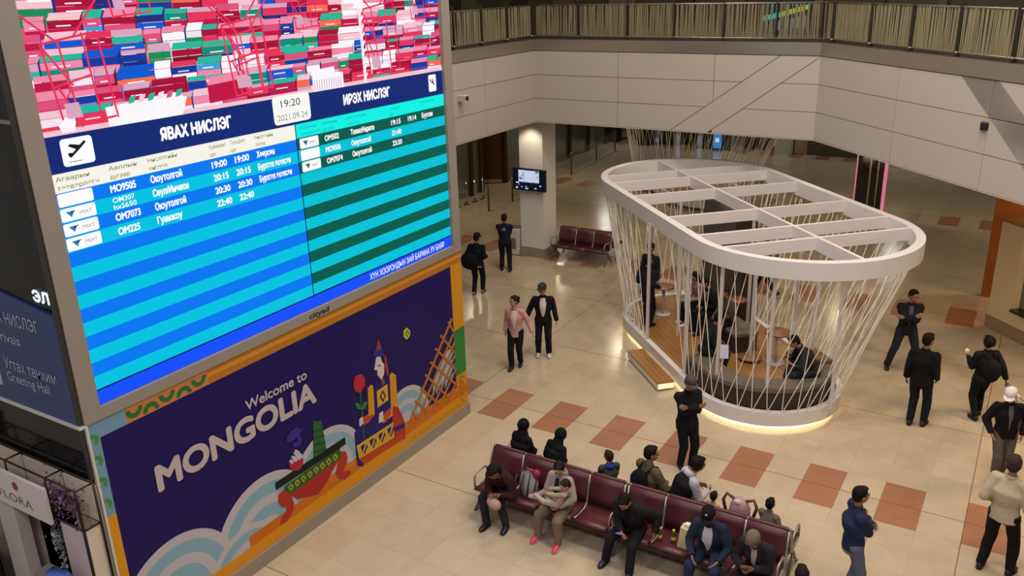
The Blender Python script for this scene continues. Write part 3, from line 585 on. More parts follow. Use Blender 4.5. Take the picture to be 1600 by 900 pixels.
art('ember', '#b8c020', 12, *a_((338, 105), (356, 82), (374, 100), (372, 130), (354, 152), (338, 135))); art('ember_emblem', '#1a1140', 13, *a_((345, 115), (357, 95), (368, 112), (356, 140))); art('ember_emblem', '#b8c020', 14, *a_((350, 117), (357, 104), (363, 114), (356, 130)))
# lattice of the ger wall
la = [((370, 640), (620, 30)), ((410, 640), (628, 120)), ((455, 600), (640, 160)), ((500, 575), (640, 240)), ((545, 550), (645, 320)), ((590, 520), (650, 395))]
lb = [((600, 50), (630, 110)), ((555, 130), (640, 230)), ((525, 205), (645, 330)), ((495, 285), (650, 420)), ((465, 360), (600, 490)), ((435, 435), (545, 530)), ((405, 510), (480, 580)), ((385, 580), (430, 620))]
def arm(a, c, wd, lay, col):
    (y0, z0), (y1, z1_) = P2B(*a_(a)[0]), P2B(*a_(c)[0]); dy, dz = y1-y0, z1_-z0; L = math.hypot(dy, dz); ny, nz = -dz/L*wd/2, dy/L*wd/2
    bp('lattice_bar', [(y0-ny, z0-nz), (y1-ny, z1_-nz), (y1+ny, z1_+nz), (y0+ny, z0+nz)], col, lay)
for a, c in la: arm(a, c, .05, 12, '#a8692c')
for a, c in lb: arm(a, c, .045, 13, '#a8692c')
# the table-boat with food
art('table_top', '#15181c', 13, *c_((42, 560), (530, 240), (536, 285), (48, 608)))
art('table_front', '#2c5a24', 13, *c_((105, 585), (495, 315), (500, 385), (118, 655)))
for k in range(8):
    x = 150+k*44.5; y = 590-k*30
    art('front_ornament', '#a8982c', 14, *c_((x-20, y), (x, y-28), (x+20, y-8), (x, y+26))); art('front_ornament', '#2c5a24', 15, *c_((x-9, y-1), (x, y-14), (x+9, y-4), (x, y+12)))
art('table_apron', '#a02a28', 12, *c_((120, 650), (500, 385), (450, 460), (400, 560), (340, 640), (270, 655), (200, 672), (170, 655)))
art('table_leg', '#a8302a', 14, *c_((65, 640), (100, 610), (150, 640), (172, 700), (165, 760), (120, 830), (78, 850), (85, 800), (118, 760), (125, 730), (85, 725), (62, 690)))
art('table_leg', '#a8302a', 14, *c_((500, 340), (535, 338), (548, 375), (540, 430), (510, 480), (560, 470), (575, 490), (530, 535), (490, 530), (468, 490), (480, 430), (500, 385)))
art('bottle', '#2f5c34', 12, *c_((308, 120), (345, 130), (365, 122), (405, 350), (312, 378)))
for k in range(4): art('bottle_band', '#173c1c', 13, *c_((308+k*2, 215+k*48-20), (378+k*8, 172+k*48), (379+k*8, 180+k*48), (309+k*2, 223+k*48-20)))
art('bowl', '#a8283a', 14, *c_((138, 428), (238, 375), (235, 430), (210, 465), (170, 475), (145, 455)))
for x, y, r in ((155, 410, 14), (180, 396, 15), (205, 382, 15), (225, 374, 13), (170, 382, 14), (195, 368, 14), (215, 360, 12), (185, 352, 13), (200, 342, 11), (188, 335, 9)):
    art('dumpling', '#b9b4c4', 14.5+.01*(400-y)/10, *c_(*[(x+r*math.cos(q*.785), y+r*math.sin(q*.785)) for q in range(8)]))
art('steam', '#3a2a86', 12, *c_((175, 310), (160, 290), (200, 265), (195, 235), (150, 275), (120, 270), (125, 240), (165, 190), (200, 165), (205, 185), (240, 175), (225, 200), (210, 215), (228, 255), (215, 300)))
# ================= side of the structure: dark glass, blue sign =================
YF = 4.97
sd = lambda a, b_, d: (a, YF-d, b_)
sgn = empty('wayfinding_sign', (-10.2, YF, 3.42), label='dark blue wayfinding panel reading Arrivals and Greeting Hall beside the big screen', cat='sign')
MB().prism([(-11.6, 3.44), (-9.06, 3.44), (-9.06, 4.8), (-11.6, 5.14)], sd, 0, .05).build('panel', [mat('sign_navy', '#2a3d70', .22, metal=.1)], sgn)
MB().prism([(-11.6, 3.4), (-9.0, 3.4), (-9.0, 3.44), (-11.6, 3.44)], sd, 0, .07).build('edge_trim', [mat('white_metal')], sgn)
m_sl = mat('sign_letter', '#a9adbd', .4, emit=0)
def sx(px, py):
    d = rt*((px-800)/FPX)-up*((py-450)/FPX)+fw; t = (YF-.05)/d.y; return d.x*t, HC+d.z*t
for s_, a, c, h in (('ИРЭХ НИСЛЭГ', (-28, 490), (62, 522), .15), ('Arrivals', (-15, 522), (33, 541), .13), ('Угтах танхим', (8, 568), (90, 602), .15), ('Greeting Hall', (12, 585), (80, 617), .13)):
    (x0, z0), (x1, z1_) = sx(*a), sx(*c); text(s_, 'lettering', m_sl, sgn, (x0, YF-.054, min(z0, z1_)), (1, 0, 0), (0, 0, 1), x1-x0, h, .0)
(x0, z0) = sx(2, 592); MB().prism(rrect(x0-.12, z0-.08, x0+.02, z0+.1, .03), sd, .05, .056).build('icon_plate', [m_sl], sgn)
m_dg = mat('smoked_glass', '#1c1f20', .08, alpha=.62, spec=.6)
text('ЭЛ', 'lettering', screen_mat('neon_letters', '#cfe6f5', 1.6), sgn, (-9.42, YF-.03, 4.93), (1, 0, 0), (0, 0, 1), .3, .13, 0, fat=.008)
gl = empty('wall_glass_side', (-10.5, YF, 3), kind='structure')
for x0, x1, z0, z1_ in ((-11.9, -10.25, 5.2, 9.4), (-10.2, -9.05, 4.86, 9.4), (-11.9, -9.05, 2.72, 3.38)): MB().prism(rect(x0, z0, x1, z1_), sd, 0, .02).build('pane', [m_dg], gl)
for x, z0, z1_ in ((-10.22, 4.85, 9.4), (-9.04, 2.72, 9.4), (-11.4, 5.15, 9.4)): MB().prism(rect(x-.025, z0, x+.025, z1_), sd, .0, .05).build('mullion', [mat('mullion', '#302d2a', .4)], gl)
MB().prism(rect(-11.9, 6.92, -9.05, 6.96), sd, 0, .03).build('transom', [mat('mullion_pale', '#77736a', .4)], gl)
gl2 = MB().prism(rect(-11.8, 6.15, -9.45, 6.62), sd, -.045, -.04).build('railing_reflection_strip', [mat('reflection_tan', '#8f8468', .6)], gl)  # railing reflection in the glass, imitated by a tan strip behind the pane
MB().prism([(4.96, .0), (4.99, .0), (4.99, 3.42), (4.96, 3.42)], YZ(), -.03, .02).build('corner_trim', [mat('white_metal')], gl)
# ================= flower kiosk =================
kz = empty('flower_kiosk', (-10, 4.7, 0), label='cream flower shop booth with a black rod lattice and a white name board', cat='kiosk')
m_kw = mat('kiosk_cream', '#cdbfae', .5); m_rodb = mat('black_rod', '#1e1512', .4, metal=.3)
MB().box((-11.7, 4.87, 0), (-8.93, 4.905, 2.7)).build('back_panel', [m_kw], kz)
R = MB()
def rod(p, q, r=.013): MB().tube([p, q], r, 6).build('rod', [m_rodb], kz)
xr = [-8.94, -9.55, -10.4, -11.2]; yf, yb, zt_, zb_ = 4.66, 4.88, 2.74, 2.2
for z in (zt_, zb_):
    rod((-11.7, yb, z), (-8.93, yb, z)); rod((-11.7, yf, z), (-8.93, yf, z))
    for x in xr: rod((x, yf, z), (x, yb, z))
for x in xr: rod((x, yf, zb_), (x, yf, zt_)); rod((x, yb, zb_), (x, yb, zt_))
for x, y in ((-8.93, yb), (-8.95, yf)): rod((x, y, 0), (x, y, zt_), .018)
MB().box((-9.45, 4.67, 0), (-8.97, 4.69, 2.18)).build('front_panel', [mat('kiosk_pink_white', '#c9b9b6', .4)], kz)
MB().box((-8.96, 4.68, 0), (-8.945, 4.87, 2.18)).build('side_panel', [m_kw], kz)
MB().box((-10.75, 4.6, 0), (-10.35, 4.75, 2.14)).build('pillar', [mat('kiosk_white', '#c6bfba', .4)], kz)
MB().box((-10.35, 4.87, 0), (-9.45, 4.875, 2.15)).build('doorway', [mat('door_dark', '#10191c', .3)], kz)
MB().box((-10.35, 4.64, .95), (-9.45, 4.86, 1.1)).build('counter', [mat('counter_grey', '#8f8883', .4)], kz)
MB().box((-10.84, 4.56, 2.17), (-9.45, 4.6, 2.66)).build('name_board', [mat('board_white', '#d4cdcc', .45)], kz)
text('FLORA', 'lettering', mat('letter_grey', '#6b6065', .5), kz, (-10.5, 4.557, 2.27), (1, 0, 0), (0, 0, 1), .72, .12, -.008)
for k in range(7):
    a = k*.9; MB().prism([(-10.08+.035*math.cos(a+q)+.03*math.cos(a), 2.52+.035*math.sin(a+q)+.03*math.sin(a)) for q in (0, 1.2, 2.4, 3.6, 4.8)], lambda x, z, d: (x, 4.559-d, z), 0, .002+k*.0003).build('flower_emblem', [mat('emblem_red', '#8f3a48', .5)], kz)
# flowers hanging in the lattice and standing in the doorway
def flowers(name, c, rad, n, cols, label, cat='flowers', zs=1, leaf=.03):
    rd = random.Random(n); b = MB()
    for k in range(n):
        p = [c[i]+rd.gauss(0, rad[i]*.5) for i in range(3)]; b.cur = rd.randrange(len(cols)); s = rd.uniform(.6, 1.3)*leaf
        Rm = Matrix.Rotation(rd.uniform(0, 6.28), 3, 'Z') @ Matrix.Rotation(rd.uniform(-1.2, 1.2), 3, 'X')
        V = [Rm @ Vector(q)*s for q in ((0, -1, 0), (.6, -.2, .25), (0, 1.1, 0), (-.6, -.2, .25), (0, 0, -.2))]
        b.add([Vector(p)+v for v in V], [(0, 1, 4), (1, 2, 4), (2, 3, 4), (3, 0, 4), (0, 3, 1), (1, 3, 2)])
    o = b.build(name, [mat('petal_'+q.strip('#'), q, .6) for q in cols]); tag(o, label, cat, kind='stuff'); return o
flowers('hanging_flowers', (-9.45, 4.74, 2.4), (.33, .12, .22), 340, ['#3d2f3a', '#5a3a66', '#7a4a86', '#2c2a2c', '#6b6048', '#8a5a80'], 'bunch of purple and dark dried flowers hanging in the kiosk lattice')
flowers('potted_plant', (-11.25, 4.45, 1.75), (.25, .2, .5), 260, ['#1d2c24', '#31423a', '#22302a', '#8a5a60'], 'dark leafy plant with a few pink blooms left of the kiosk pillar', 'plant')
flowers('white_flowers', (-11.1, 4.4, 2.0), (.1, .1, .12), 50, ['#c9c7c4', '#a9a7a0'], 'small white blooms at the left edge beside the kiosk', 'flowers')
flowers('wrapped_bouquet', (-9.68, 4.72, 1.75), (.07, .06, .3), 160, ['#b3b0b8', '#8f8f99', '#77808a'], 'silver wrapped bouquet hanging in the kiosk doorway', 'flowers')
dsf = empty('plant_shelf', (-12, 4.3, 0), label='dark shelf unit at the far left edge beside the kiosk, with plants on it', cat='shelf')
MB().box((-13.4, 3.7, 0), (-10.98, 4.55, 1.5), bev=.01).build('shelf_body', [mat('shelf_black', '#14191a', .5)], dsf)
MB().box((-13.4, 4.5, 1.5), (-11.75, 4.56, 2.75)).build('back_board', [mat('shelf_black')], dsf)
for k in range(4): MB().box((-13.3+k*.55, 3.68, .2), (-12.85+k*.55, 3.7, 1.4)).build('shelf_door', [mat('shelf_door', '#1f2628', .4)], dsf)
for k, (x, z) in enumerate(((-11.45, 1.95), (-11.3, 1.9))):
    lg = empty('shelf_lamp', (x, 4.3, z), label='small bright glass lamp on the dark shelf, the %s of two' % ('left', 'right')[k], cat='lamp')
    MB().ell((x, 4.3, z), (.03, .03, .06), None, 10, 8).build('bulb', [screen_mat('bulb_white', '#e8eef0', 1.4)], lg); MB().cyl((x, 4.3), .012, 1.5, z-.05, 8).build('stem', [m_rodb], lg)
# blue plastic bundle
b = MB(); rd = random.Random(2); rg = []
for j in range(7):
    t = j/6; rg.append([(-9.35+(.24-.06*t+rd.uniform(-.02, .02))*math.cos(q*.52), 4.45+(.16-.05*t+rd.uniform(-.015, .015))*math.sin(q*.52), 1.38+.2*t+rd.uniform(-.015, .015)) for q in range(12)])
b.rings(rg).build('plastic_bundle', [mat('blue_plastic', '#4a68b8', .3, bump=.4, nscale=12)]); tag(bpy.data.objects['plastic_bundle'], 'crumpled blue plastic bundle on the table in front of the kiosk', 'bag')
tb = empty('side_table', (-9.35, 4.45, 0), label='small pinkish table in front of the kiosk under the blue bundle', cat='table')
MB().box((-9.7, 4.22, 1.33), (-9.0, 4.65, 1.37)).build('tabletop', [mat('kiosk_pink_white')], tb)
for x in (-9.67, -9.05):
    for y in (4.25, 4.6): MB().box((x, y, 0), (x+.03, y+.03, 1.33)).build('leg', [m_rodb], tb)
# ================= pavilion =================
m_white = mat('pavilion_white', '#ddd7d6', .45); m_str = mat('string_cream', '#e6ded2', .5); m_deck = mat('deck_oak', '#9a6c38', .35, noise=.12, nscale=5)
m_led = screen_mat('led_strip', '#ffe9b0', 5.0)
def stadium(ul, ur, vc, r, n=44):
    """points (u, v) going round; ul/ur the outer ends"""
    P = []
    for k in range(n+1): a = (-90+180*k/n)*D2R; P.append((ur-r+r*math.cos(a), vc+r*math.sin(a)))
    for k in range(n+1): a = (90+180*k/n)*D2R; P.append((ul+r+r*math.cos(a), vc+r*math.sin(a)))
    return P
def along(P):
    L = [0]
    for k in range(len(P)): a, b_ = P[k], P[(k+1) % len(P)]; L.append(L[-1]+math.hypot(b_[0]-a[0], b_[1]-a[1]))
    def f(t):
        t = (t % 1)*L[-1]
        for k in range(len(P)):
            if t <= L[k+1]: q = (t-L[k])/max(1e-9, L[k+1]-L[k]); a, b_ = P[k], P[(k+1) % len(P)]; return (a[0]+(b_[0]-a[0])*q, a[1]+(b_[1]-a[1])*q)
        return P[0]
    return f
def pavilion(cu, cv, flip=1, label='', full=True):
    """local u,v about (cu, cv); built in world then parented"""
    W = lambda u, v, z: UV(u, v, z)
    pc0 = W(cu, cv, 0)
    root = empty('pavilion', pc0, label=label, cat='pavilion')
    dv = cv-8.515; du = cu+16.3
    B = [(u+du, v+dv) for u, v in stadium(-19.6, -12.83, 8.515, 1.52)]
    T = [(u+du, v+dv) for u, v in stadium(-22.05, -12.45, 9.3, 2.25)]
    def band(P, off0, off1, z0, z1, nm, m_, lo=None, hi=None):
        """ring wall: off0 outer offset, off1 inner (scaled towards centre line)"""
        f = lambda P, o: [offp(P, k, o) for k in range(len(P))]
        O, I = f(P, off0), f(P, off1); n = len(P); b = MB()
        V = [W(*p, z0) for p in O]+[W(*p, z1) for p in O]+[W(*p, z1) for p in I]+[W(*p, z0) for p in I]
        F = []
        for k in range(n):
            j = (k+1) % n
            for q in range(4): r_ = (q+1) % 4; F.append((q*n+k, q*n+j, r_*n+j, r_*n+k))
        b.add(V, [q[::-1] for q in F]); return b.build(nm, [m_], root)
    def offp(P, k, o):
        a, c = P[k-1], P[(k+1) % len(P)]; t = (c[0]-a[0], c[1]-a[1]); L = math.hypot(*t); return (P[k][0]+t[1]/L*o, P[k][1]-t[0]/L*o)
    band(T, 0, -.17, 3.07, 3.4, 'top_ring', m_white)
    # ribs: one spine, seven cross bars
    vs = (cv+9.3-8.515); 
    MB().prism([(-21.95+du, vs-.035), (-12.6+du, vs-.035), (-12.6+du, vs+.035), (-21.95+du, vs+.035)], lambda a, b_, d: W(a, b_, d), 3.12, 3.385).build('spine_beam', [m_white], root)
    for ub_ in (-20.6, -19.8, -18.4, -16.4, -14.97, -14.1):
        u = ub_; hw = 2.2
        if u < -19.8: hw = math.sqrt(max(0, 2.2**2-(u+19.8)**2))
        if u > -14.7: hw = math.sqrt(max(0, 2.2**2-(u+14.7)**2))
        MB().prism([(u-.038+du, vs-hw), (u+.038+du, vs-hw), (u+.038+du, vs+hw), (u-.038+du, vs+hw)], lambda a, b_, d: W(a, b_, d), 3.14, 3.38).build('cross_beam', [m_white], root)
    # deck
    MB().prism([W(*offp(B, k, -.02), 0)[:2] for k in range(len(B))], lambda a, b_, d: (a, b_, d), .12, .33).build('deck_base', [m_white], root)
    band(B, .0, -.12, .12, .4, 'base_rim', m_white)
    if full: band(B, -.12, -.16, .02, .1, 'light_strip', m_led)
    band(B, -.2, -.3, 0.0, .13, 'plinth', mat('plinth_grey'))
    # deck boards along u
    bw_ = .155; v = cv-1.40; 
    while v < cv+1.4:
        vm = min(abs(v-cv), abs(v+bw_-cv)) if 0 else max(abs(v-cv), abs(v+bw_-cv)); h = math.sqrt(max(.01, 1.4**2-min(vm, 1.395)**2))
        MB().prism([(-18.08-h+du, v+.003), (-14.35+h+du, v+.003), (-14.35+h+du, v+bw_-.003), (-18.08-h+du, v+bw_-.003)], lambda a, b_, d: W(a, b_, d), .33, .362).build('deck_board', [m_deck], root)
        v += bw_
    # strings
    fb, ft = along(B), along(T); n = 62; rd = random.Random(4); k = 0
    smesh = MB().tube([(0, 0, 0), (0, 0, 1)], .0085, 5).mesh('string', m_str)
    def inb(p, o, s):
        return p
    cB = lambda t: fb(t)
    for i in range(n):
        t = i/n; pb = fb(t)
        if abs(pb[1]-(cv-1.52)) < .06 and -16.92 < pb[0]-du < -15.02: continue      # entrance
        for dt in ((-.022, .026) if i % 2 == 0 else (-.018, .03)):
            p0 = W(pb[0]+rd.uniform(-.02, .02), pb[1]+.05*(1 if pb[1] < cv else -1), .38)
            tt = ft(t+dt+rd.uniform(-.004, .004)); c0 = (cu-.9*0, cv+.785)
            tv_ = W(tt[0]+(-.08 if tt[0] > -14.7+du else .08 if tt[0] < -19.8+du else 0), tt[1]+(.08 if tt[1] < c0[1] else -.08), 3.12)
            a, b_ = Vector(p0), Vector(tv_); d = b_-a
            o = inst('string', smesh, root, a, scale=(1, 1, d.length)); o.rotation_mode = 'QUATERNION'; o.rotation_quaternion = d.to_track_quat('Z', 'Y')
    return root
pv = pavilion(-16.3, 8.515, label='white oval pavilion of strings with an open beamed top ring and oak deck')
pv2 = pavilion(-31.4, 14.6, label='second string pavilion far back, only its strings seen below the gallery', full=False)
m_pipe = mat('post_white', '#cfc8c4', .4)
for x, y, z0 in ((-6.99, 16.96, .36), (-6.49, 17.56, .36), (-5.62, 15.68, .36), (-4.73, 15.05, .36), (-3.73, 14.97, .36), (-3.34, 16.78, .36), (-4.65, 17.01, .36), (-2.66, 15.53, .36), (-8.3, 18.6, .36), (-7.4, 19.9, .36), (-5.3, 18.95, .36), (-4.0, 18.0, .36)):
    MB().box((x-.03, y-.03, z0), (x+.03, y+.03, 3.12)).build('post', [m_pipe], pv)
    
# step
st = empty('entrance_step', UV(-16, 6.77), label='low oak topped step before the pavilion opening, lit at its end', cat='step')
up_ = lambda a, b_, d: UV(a, b_, d)
MB().prism(rect(-16.87, 6.56, -15.14, 6.93), up_, .04, .17).build('riser', [m_white], st)
for k in range(3): MB().prism(rect(-16.88, 6.555+k*.127, -15.13, 6.555+k*.127+.122), up_, .17, .2).build('tread_board', [m_deck], st)
MB().prism(rect(-15.14, 6.58, -15.125, 6.92), up_, .05, .16).build('end_light', [screen_mat('warm_panel', '#ffedb8', 1.1)], st)
MB().prism(rect(-16.8, 6.6, -15.2, 6.9), up_, .0, .04).build('foot', [mat('plinth_grey')], st)
# curved bench inside right end
m_seat = mat('bench_brown_grey', '#6a5f52', .7); m_seatd = mat('bench_dark', '#33291f', .75)
def arcpts(r, a0, a1, n, cu=-14.35, cv=8.515): return [(cu+r*math.cos((a0+(a1-a0)*k/n)*D2R), cv+r*math.sin((a0+(a1-a0)*k/n)*D2R)) for k in range(n+1)]
cb = empty('curved_bench', UV(-13.6, 8.5), label='dark upholstered bench curving round the near end of the pavilion', cat='bench')
out = [(-15.0, 7.13)]+arcpts(1.36, -90, 62, 22); inn = arcpts(.9, 62, -90, 22)+[(-15.0, 7.6)]
MB().prism(out+inn, up_, .36, .74).build('base', [m_seatd], cb); MB().prism([p for p in out+inn], up_, .74, .82).build('cushion', [m_seat], cb)
lb_ = empty('low_bench', UV(-17.4, 8.6), label='dark bench at the far left side inside the pavilion with people seated', cat='bench')
MB().prism(rect(-18.3, 8.55, -15.7, 9.1), up_, .36, .74).build('base', [m_seatd], lb_); MB().prism(rect(-18.32, 8.53, -15.68, 9.12), up_, .74, .81).build('cushion', [m_seat], lb_)
rb_ = empty('corner_bench', UV(-14.5, 9.6), label='short brown grey bench on the far right side inside the pavilion', cat='bench')
MB().prism(rect(-14.55, 9.15, -13.9, 9.75), up_, .36, .76).build('base', [m_seatd], rb_); MB().prism(rect(-14.57, 9.13, -13.88, 9.77), up_, .76, .84).build('cushion', [m_seat], rb_)
# tables
m_tt = mat('table_wood', '#8a5f3f', .4)
def table(x, y, z, r, label, loc='', ped=True):
    t = empty('round_table', (x, y, .36), label=label, cat='table', group='round pavilion tables')
    MB().cyl((x, y), r, z-.035, z, 28).build('tabletop', [m_tt], t)
    if ped: MB().tube([(x, y, .38), (x, y, z-.03)], .035, 10).build('leg', [m_pipe], t); MB().cyl((x, y), .2, .362, .38, 20).build('foot', [m_pipe], t)
    return t
table(-5.5, 18.6, 1.08, .24, 'small round table at the far edge of the deck beside the seated group')
table(-4.13, 17.1, 1.08, .27, 'round wooden table standing free in the middle of the pavilion deck')
table(-3.3, 16.3, 1.06, .27, 'round wooden table with a seated man leaning his arms on it')
table(-7.3, 18.67, 1.08, .25, 'round table beside the standing man at the left of the pavilion')
table(-4.65, 17.01, .44, .24, 'low round wooden plate around the white pavilion post', ped=False)
# dark cabinet in the pavilion
dk = empty('dark_cabinet', UV(-18, 9.5), label='tall dark grey boxed cabinet standing behind the seated group in the pavilion', cat='cabinet')
MB().prism(rect(-18.9, 9.28, -17.3, 9.85), up_, .36, 3.0).build('body', [mat('cabinet_charcoal', '#4a4343', .6)], dk)
for k in range(3): MB().prism(rect(-18.88+k*.53, 9.265, -18.38+k*.53, 9.28), up_, .42, 2.95).build('door_panel', [mat('cabinet_charcoal')], dk)
MB().prism(rect(-17.3, 9.3, -17.29, 9.8), up_, .42, 2.95).build('side_panel', [mat('cabinet_dark', '#2d2624', .6)], dk)
# ================= airport benches =================
m_vin = mat('maroon_vinyl', '#52222b', .38, noise=.06, nscale=8); m_al = mat('cast_aluminium', '#a39b93', .35, metal=.6); m_leg = mat('bench_leg', '#6d655c', .4, metal=.5)
def cushion(L, prof_in, th, nm):
    """profile points (y,z) swept along x"""
    R = []; n = len(prof_in)
    for x in (0, .015, L-.015, L):
        s = .6 if x in (0, L) else 1
        top = [(x, y-0*0, z) for y, z in prof_in]
        nrm = []
        for k in range(n):
            a, c = prof_in[max(k-1, 0)], prof_in[min(k+1, n-1)]; t = (c[0]-a[0], c[1]-a[1]); l = math.hypot(*t); nrm.append((-t[1]/l, t[0]/l))
        bot = [(x, prof_in[k][0]+nrm[k][0]*th*s, prof_in[k][1]+nrm[k][1]*th*s) for k in range(n)]
        R.append(bot+top[::-1])
    return MB().rings(R).mesh(nm, m_vin)
SP = .6
seat_me = cushion(SP-.04, [(-.02, .40), (-.2, .385), (-.4, .40), (-.5, .43), (-.52, .41)][::-1], .045, 'seat_cushion')
back_me = cushion(SP-.04, [(.0, .47), (.03, .6), (.09, .78), (.12, .9)], .04, 'back_cushion')
def armrest_mb():
    b = MB(); b.tube([(0, .1, .9), (0, .03, .66), (0, -.01, .46), (0, -.1, .4), (0, -.32, .4), (0, -.45, .43)], .018, 8); return b
def gangchair(n, x0, yc, flip, label, cat='bench', group=None, arms=True):
    g = empty('waiting_bench', (0, 0, 0), label=label, cat=cat, group=group)
    for k in range(n):
        inst('seat', seat_me, g, (k*SP+.02, 0, 0)); inst('backrest', back_me, g, (k*SP+.02, 0, 0))
    for k in range(n+1): armrest_mb().build('side_frame', [m_al], g, loc=(k*SP, 0, 0))
    MB().box((0, -.24, .3), (n*SP, -.18, .36)).build('beam', [m_leg], g)
    MB().box((0.01, .0, .42), (n*SP-.01, .03, .47)).build('back_rail', [mat('rail_dim', '#7d6f66', .4, metal=.4)], g)
    for x in (.0, n*SP):
        MB().tube([(x, -.21, .33), (x, -.33, .15), (x, -.5, .0)], .022, 8).build('leg', [m_leg], g); MB().tube([(x, -.21, .33), (x, -.1, .15), (x, .06, .0)], .022, 8).build('leg', [m_leg], g)
        MB().tube([(x, -.08, .42), (x, -.1, .6), (x, -.16, .66), (x, -.42, .66), (x, -.47, .6), (x, -.47, .43)], .017, 8).build('armrest', [m_al], g)
    g.location = (x0, yc, 0); g.rotation_euler = (0, 0, math.pi if flip else 0); return g
YB = 10.42
gangchair(4, -7.02, YB, False, 'maroon four seat waiting bench facing the camera, the left one, with mother and child')
gangchair(4, -4.56, YB, False, 'maroon four seat waiting bench facing the camera, the right one, with bottles on a seat')
gangchair(4, -4.62, YB+.27, True, 'maroon bench back to back behind the left one, facing the pavilion')
gangchair(4, -2.16, YB+.27, True, 'maroon bench back to back behind the right one, facing the pavilion')
gangchair(3, -12.42, 22.75, False, 'maroon three seat bench beside the square white column, empty', group=None)
gangchair(3, -10.6, 23.05, True, 'maroon bench back to back behind the empty three seater by the column', group=None)
# things lying on benches
bp_ = empty('backpack', (-6.1, 10.1, .43), label='grey striped backpack lying on the bench between the two seated people', cat='backpack')
R = []
for j in range(9):
    t = j/8; s = math.sin(.35+2.5*t)**.6; R.append([(-6.12+.17*s*math.cos(q*.524)*1.0-.02*t, 10.12+.1*s*math.sin(q*.524)+.1*t, .44+.42*t) for q in range(12)])
MB().rings(R).build('body', [mat('pack_grey', '#8d8b8a', .7, bump=.3, nscale=20)], bp_)
for k in range(4): MB().tube([(-6.29+k*.1, 9.98+.03*k, .5), (-6.28+k*.1, 9.96+.05*k, .65), (-6.27+k*.09, 10.05+.06*k, .84)], .014, 6).build('stripe', [mat('pack_navy', '#2c2d38', .7)], bp_)
MB().tube([(-6.2, 10.2, .85), (-6.15, 10.15, .93), (-6.05, 10.2, .86)], .02, 6).build('handle', [mat('pack_red', '#8a2036', .6)], bp_)
MB().ell((-6.0, 10.2, .84), (.07, .06, .08)).build('pouch', [mat('pack_red')], bp_)
for k, (x, y, lb) in enumerate(((-3.87, 10.08, 'small bottle with yellow cap and label, the one nearer the man with the phone'), (-3.68, 10.12, 'small bottle with yellow cap and label, the one nearer the paper bag'))):
    g = empty('drink_bottle', (x, y, .43), label=lb, cat='bottle', group='drink bottles on the bench seat')
    R = [[(x+r*math.cos(q*.63), y+r*math.sin(q*.63), z) for q in range(10)] for r, z in ((.03, .43), (.033, .45), (.033, .56), (.015, .61), (.015, .63))]
    MB().rings(R).build('bottle_body', [mat('bottle_dark', '#4a4320', .2)], g); MB().cyl((x, y), .034, .47, .54, 14).build('bottle_label', [mat('label_yellow', '#b3a648', .5)], g); MB().cyl((x, y), .02, .625, .66, 12).build('bottle_cap', [mat('cap_yellow', '#c2b83a', .4)], g)
pb = empty('paper_bag', (-3.5, 10.15, .43), label='cream paper bag standing on the bench seat beside the denim jacket man', cat='bag')
MB().prism([(-3.6, 0), (-3.38, 0), (-3.42, .3), (-3.57, .33)], lambda a, z, d: (a, 10.05+d+z*.1, .43+z), 0, .14).build('bag_body', [mat('paper_cream', '#cbb48a', .7, bump=.3, nscale=10)], pb)
MB().prism([(-3.55, .24), (-3.42, .26), (-3.42, .36), (-3.53, .36)], lambda a, z, d: (a, 10.1+d+z*.1, .43+z), 0, .08).build('paper_liner', [mat('paper_white', '#cfd3d6', .6)], pb)
cpt = empty('paper_sheet', (-4.9, 15.6, .82), label='white paper card resting on the curved bench inside the pavilion', cat='paper')
pA = Vector(UV(-14.62, 7.72, .98)); MB().box((-.12, -.02, -.14), (.12, .02, .14)).build('sheet', [mat('paper_bluish', '#b9c0d8', .5)], cpt, loc=pA).rotation_euler = (-.5, 0, .4)
# ================= people =================
_bl = {}
_tx = bpy.data.textures.new('folds', 'CLOUDS'); _tx.noise_scale = .2; _tx.noise_depth = 2
def remesh(mb, voxel, smooth=3, disp=0):
    """union of closed shapes as one smooth continuous skin"""
    me = bpy.data.meshes.new('tmp'); me.from_pydata(mb.v, [], mb.f); me.update()
    o = bpy.data.objects.new('tmp', me); C.objects.link(o)
    r = o.modifiers.new('r', 'REMESH'); r.mode = 'VOXEL'; r.voxel_size = voxel; r.adaptivity = 0; r.use_smooth_shade = True
    if smooth: s = o.modifiers.new('s', 'SMOOTH'); s.factor = .5; s.iterations = smooth
    if disp: q = o.modifiers.new('d', 'DISPLACE'); q.texture = _tx; q.strength = disp; q.mid_level = .42
    dg = bpy.context.evaluated_depsgraph_get(); ev = o.evaluated_get(dg); m2 = ev.to_mesh()
    V = np.empty(len(m2.vertices)*3); m2.vertices.foreach_get('co', V); F = np.empty(len(m2.loops), int); m2.loops.foreach_get('vertex_index', F)
    n = len(m2.polygons); ev.to_mesh_clear(); bpy.data.objects.remove(o); bpy.data.meshes.remove(me)
    return V.reshape(-1, 3), F.reshape(n, -1)
def mesh_from(name, chunks, mats):
    """chunks: list of (V, F, material index)"""
    V = np.concatenate([c[0] for c in chunks]); off = 0; Fs = []; mi = []
    for v, f, m_ in chunks: Fs.append(f+off); off += len(v); mi += [m_]*len(f)
    F = np.concatenate(Fs); me = bpy.data.meshes.new(name)
    me.vertices.add(len(V)); me.vertices.foreach_set('co', V.astype(np.float32).ravel())
    me.loops.add(F.size); me.loops.foreach_set('vertex_index', F.ravel().astype(np.int32)); me.polygons.add(len(F)); me.polygons.foreach_set('loop_start', (np.arange(len(F))*4).astype(np.int32))
    for m_ in mats: me.materials.append(m_)
    me.polygons.foreach_set('material_index', mi); me.polygons.foreach_set('use_smooth', [True]*len(F)); me.update(calc_edges=True); me.validate(); return me
V3 = Vector
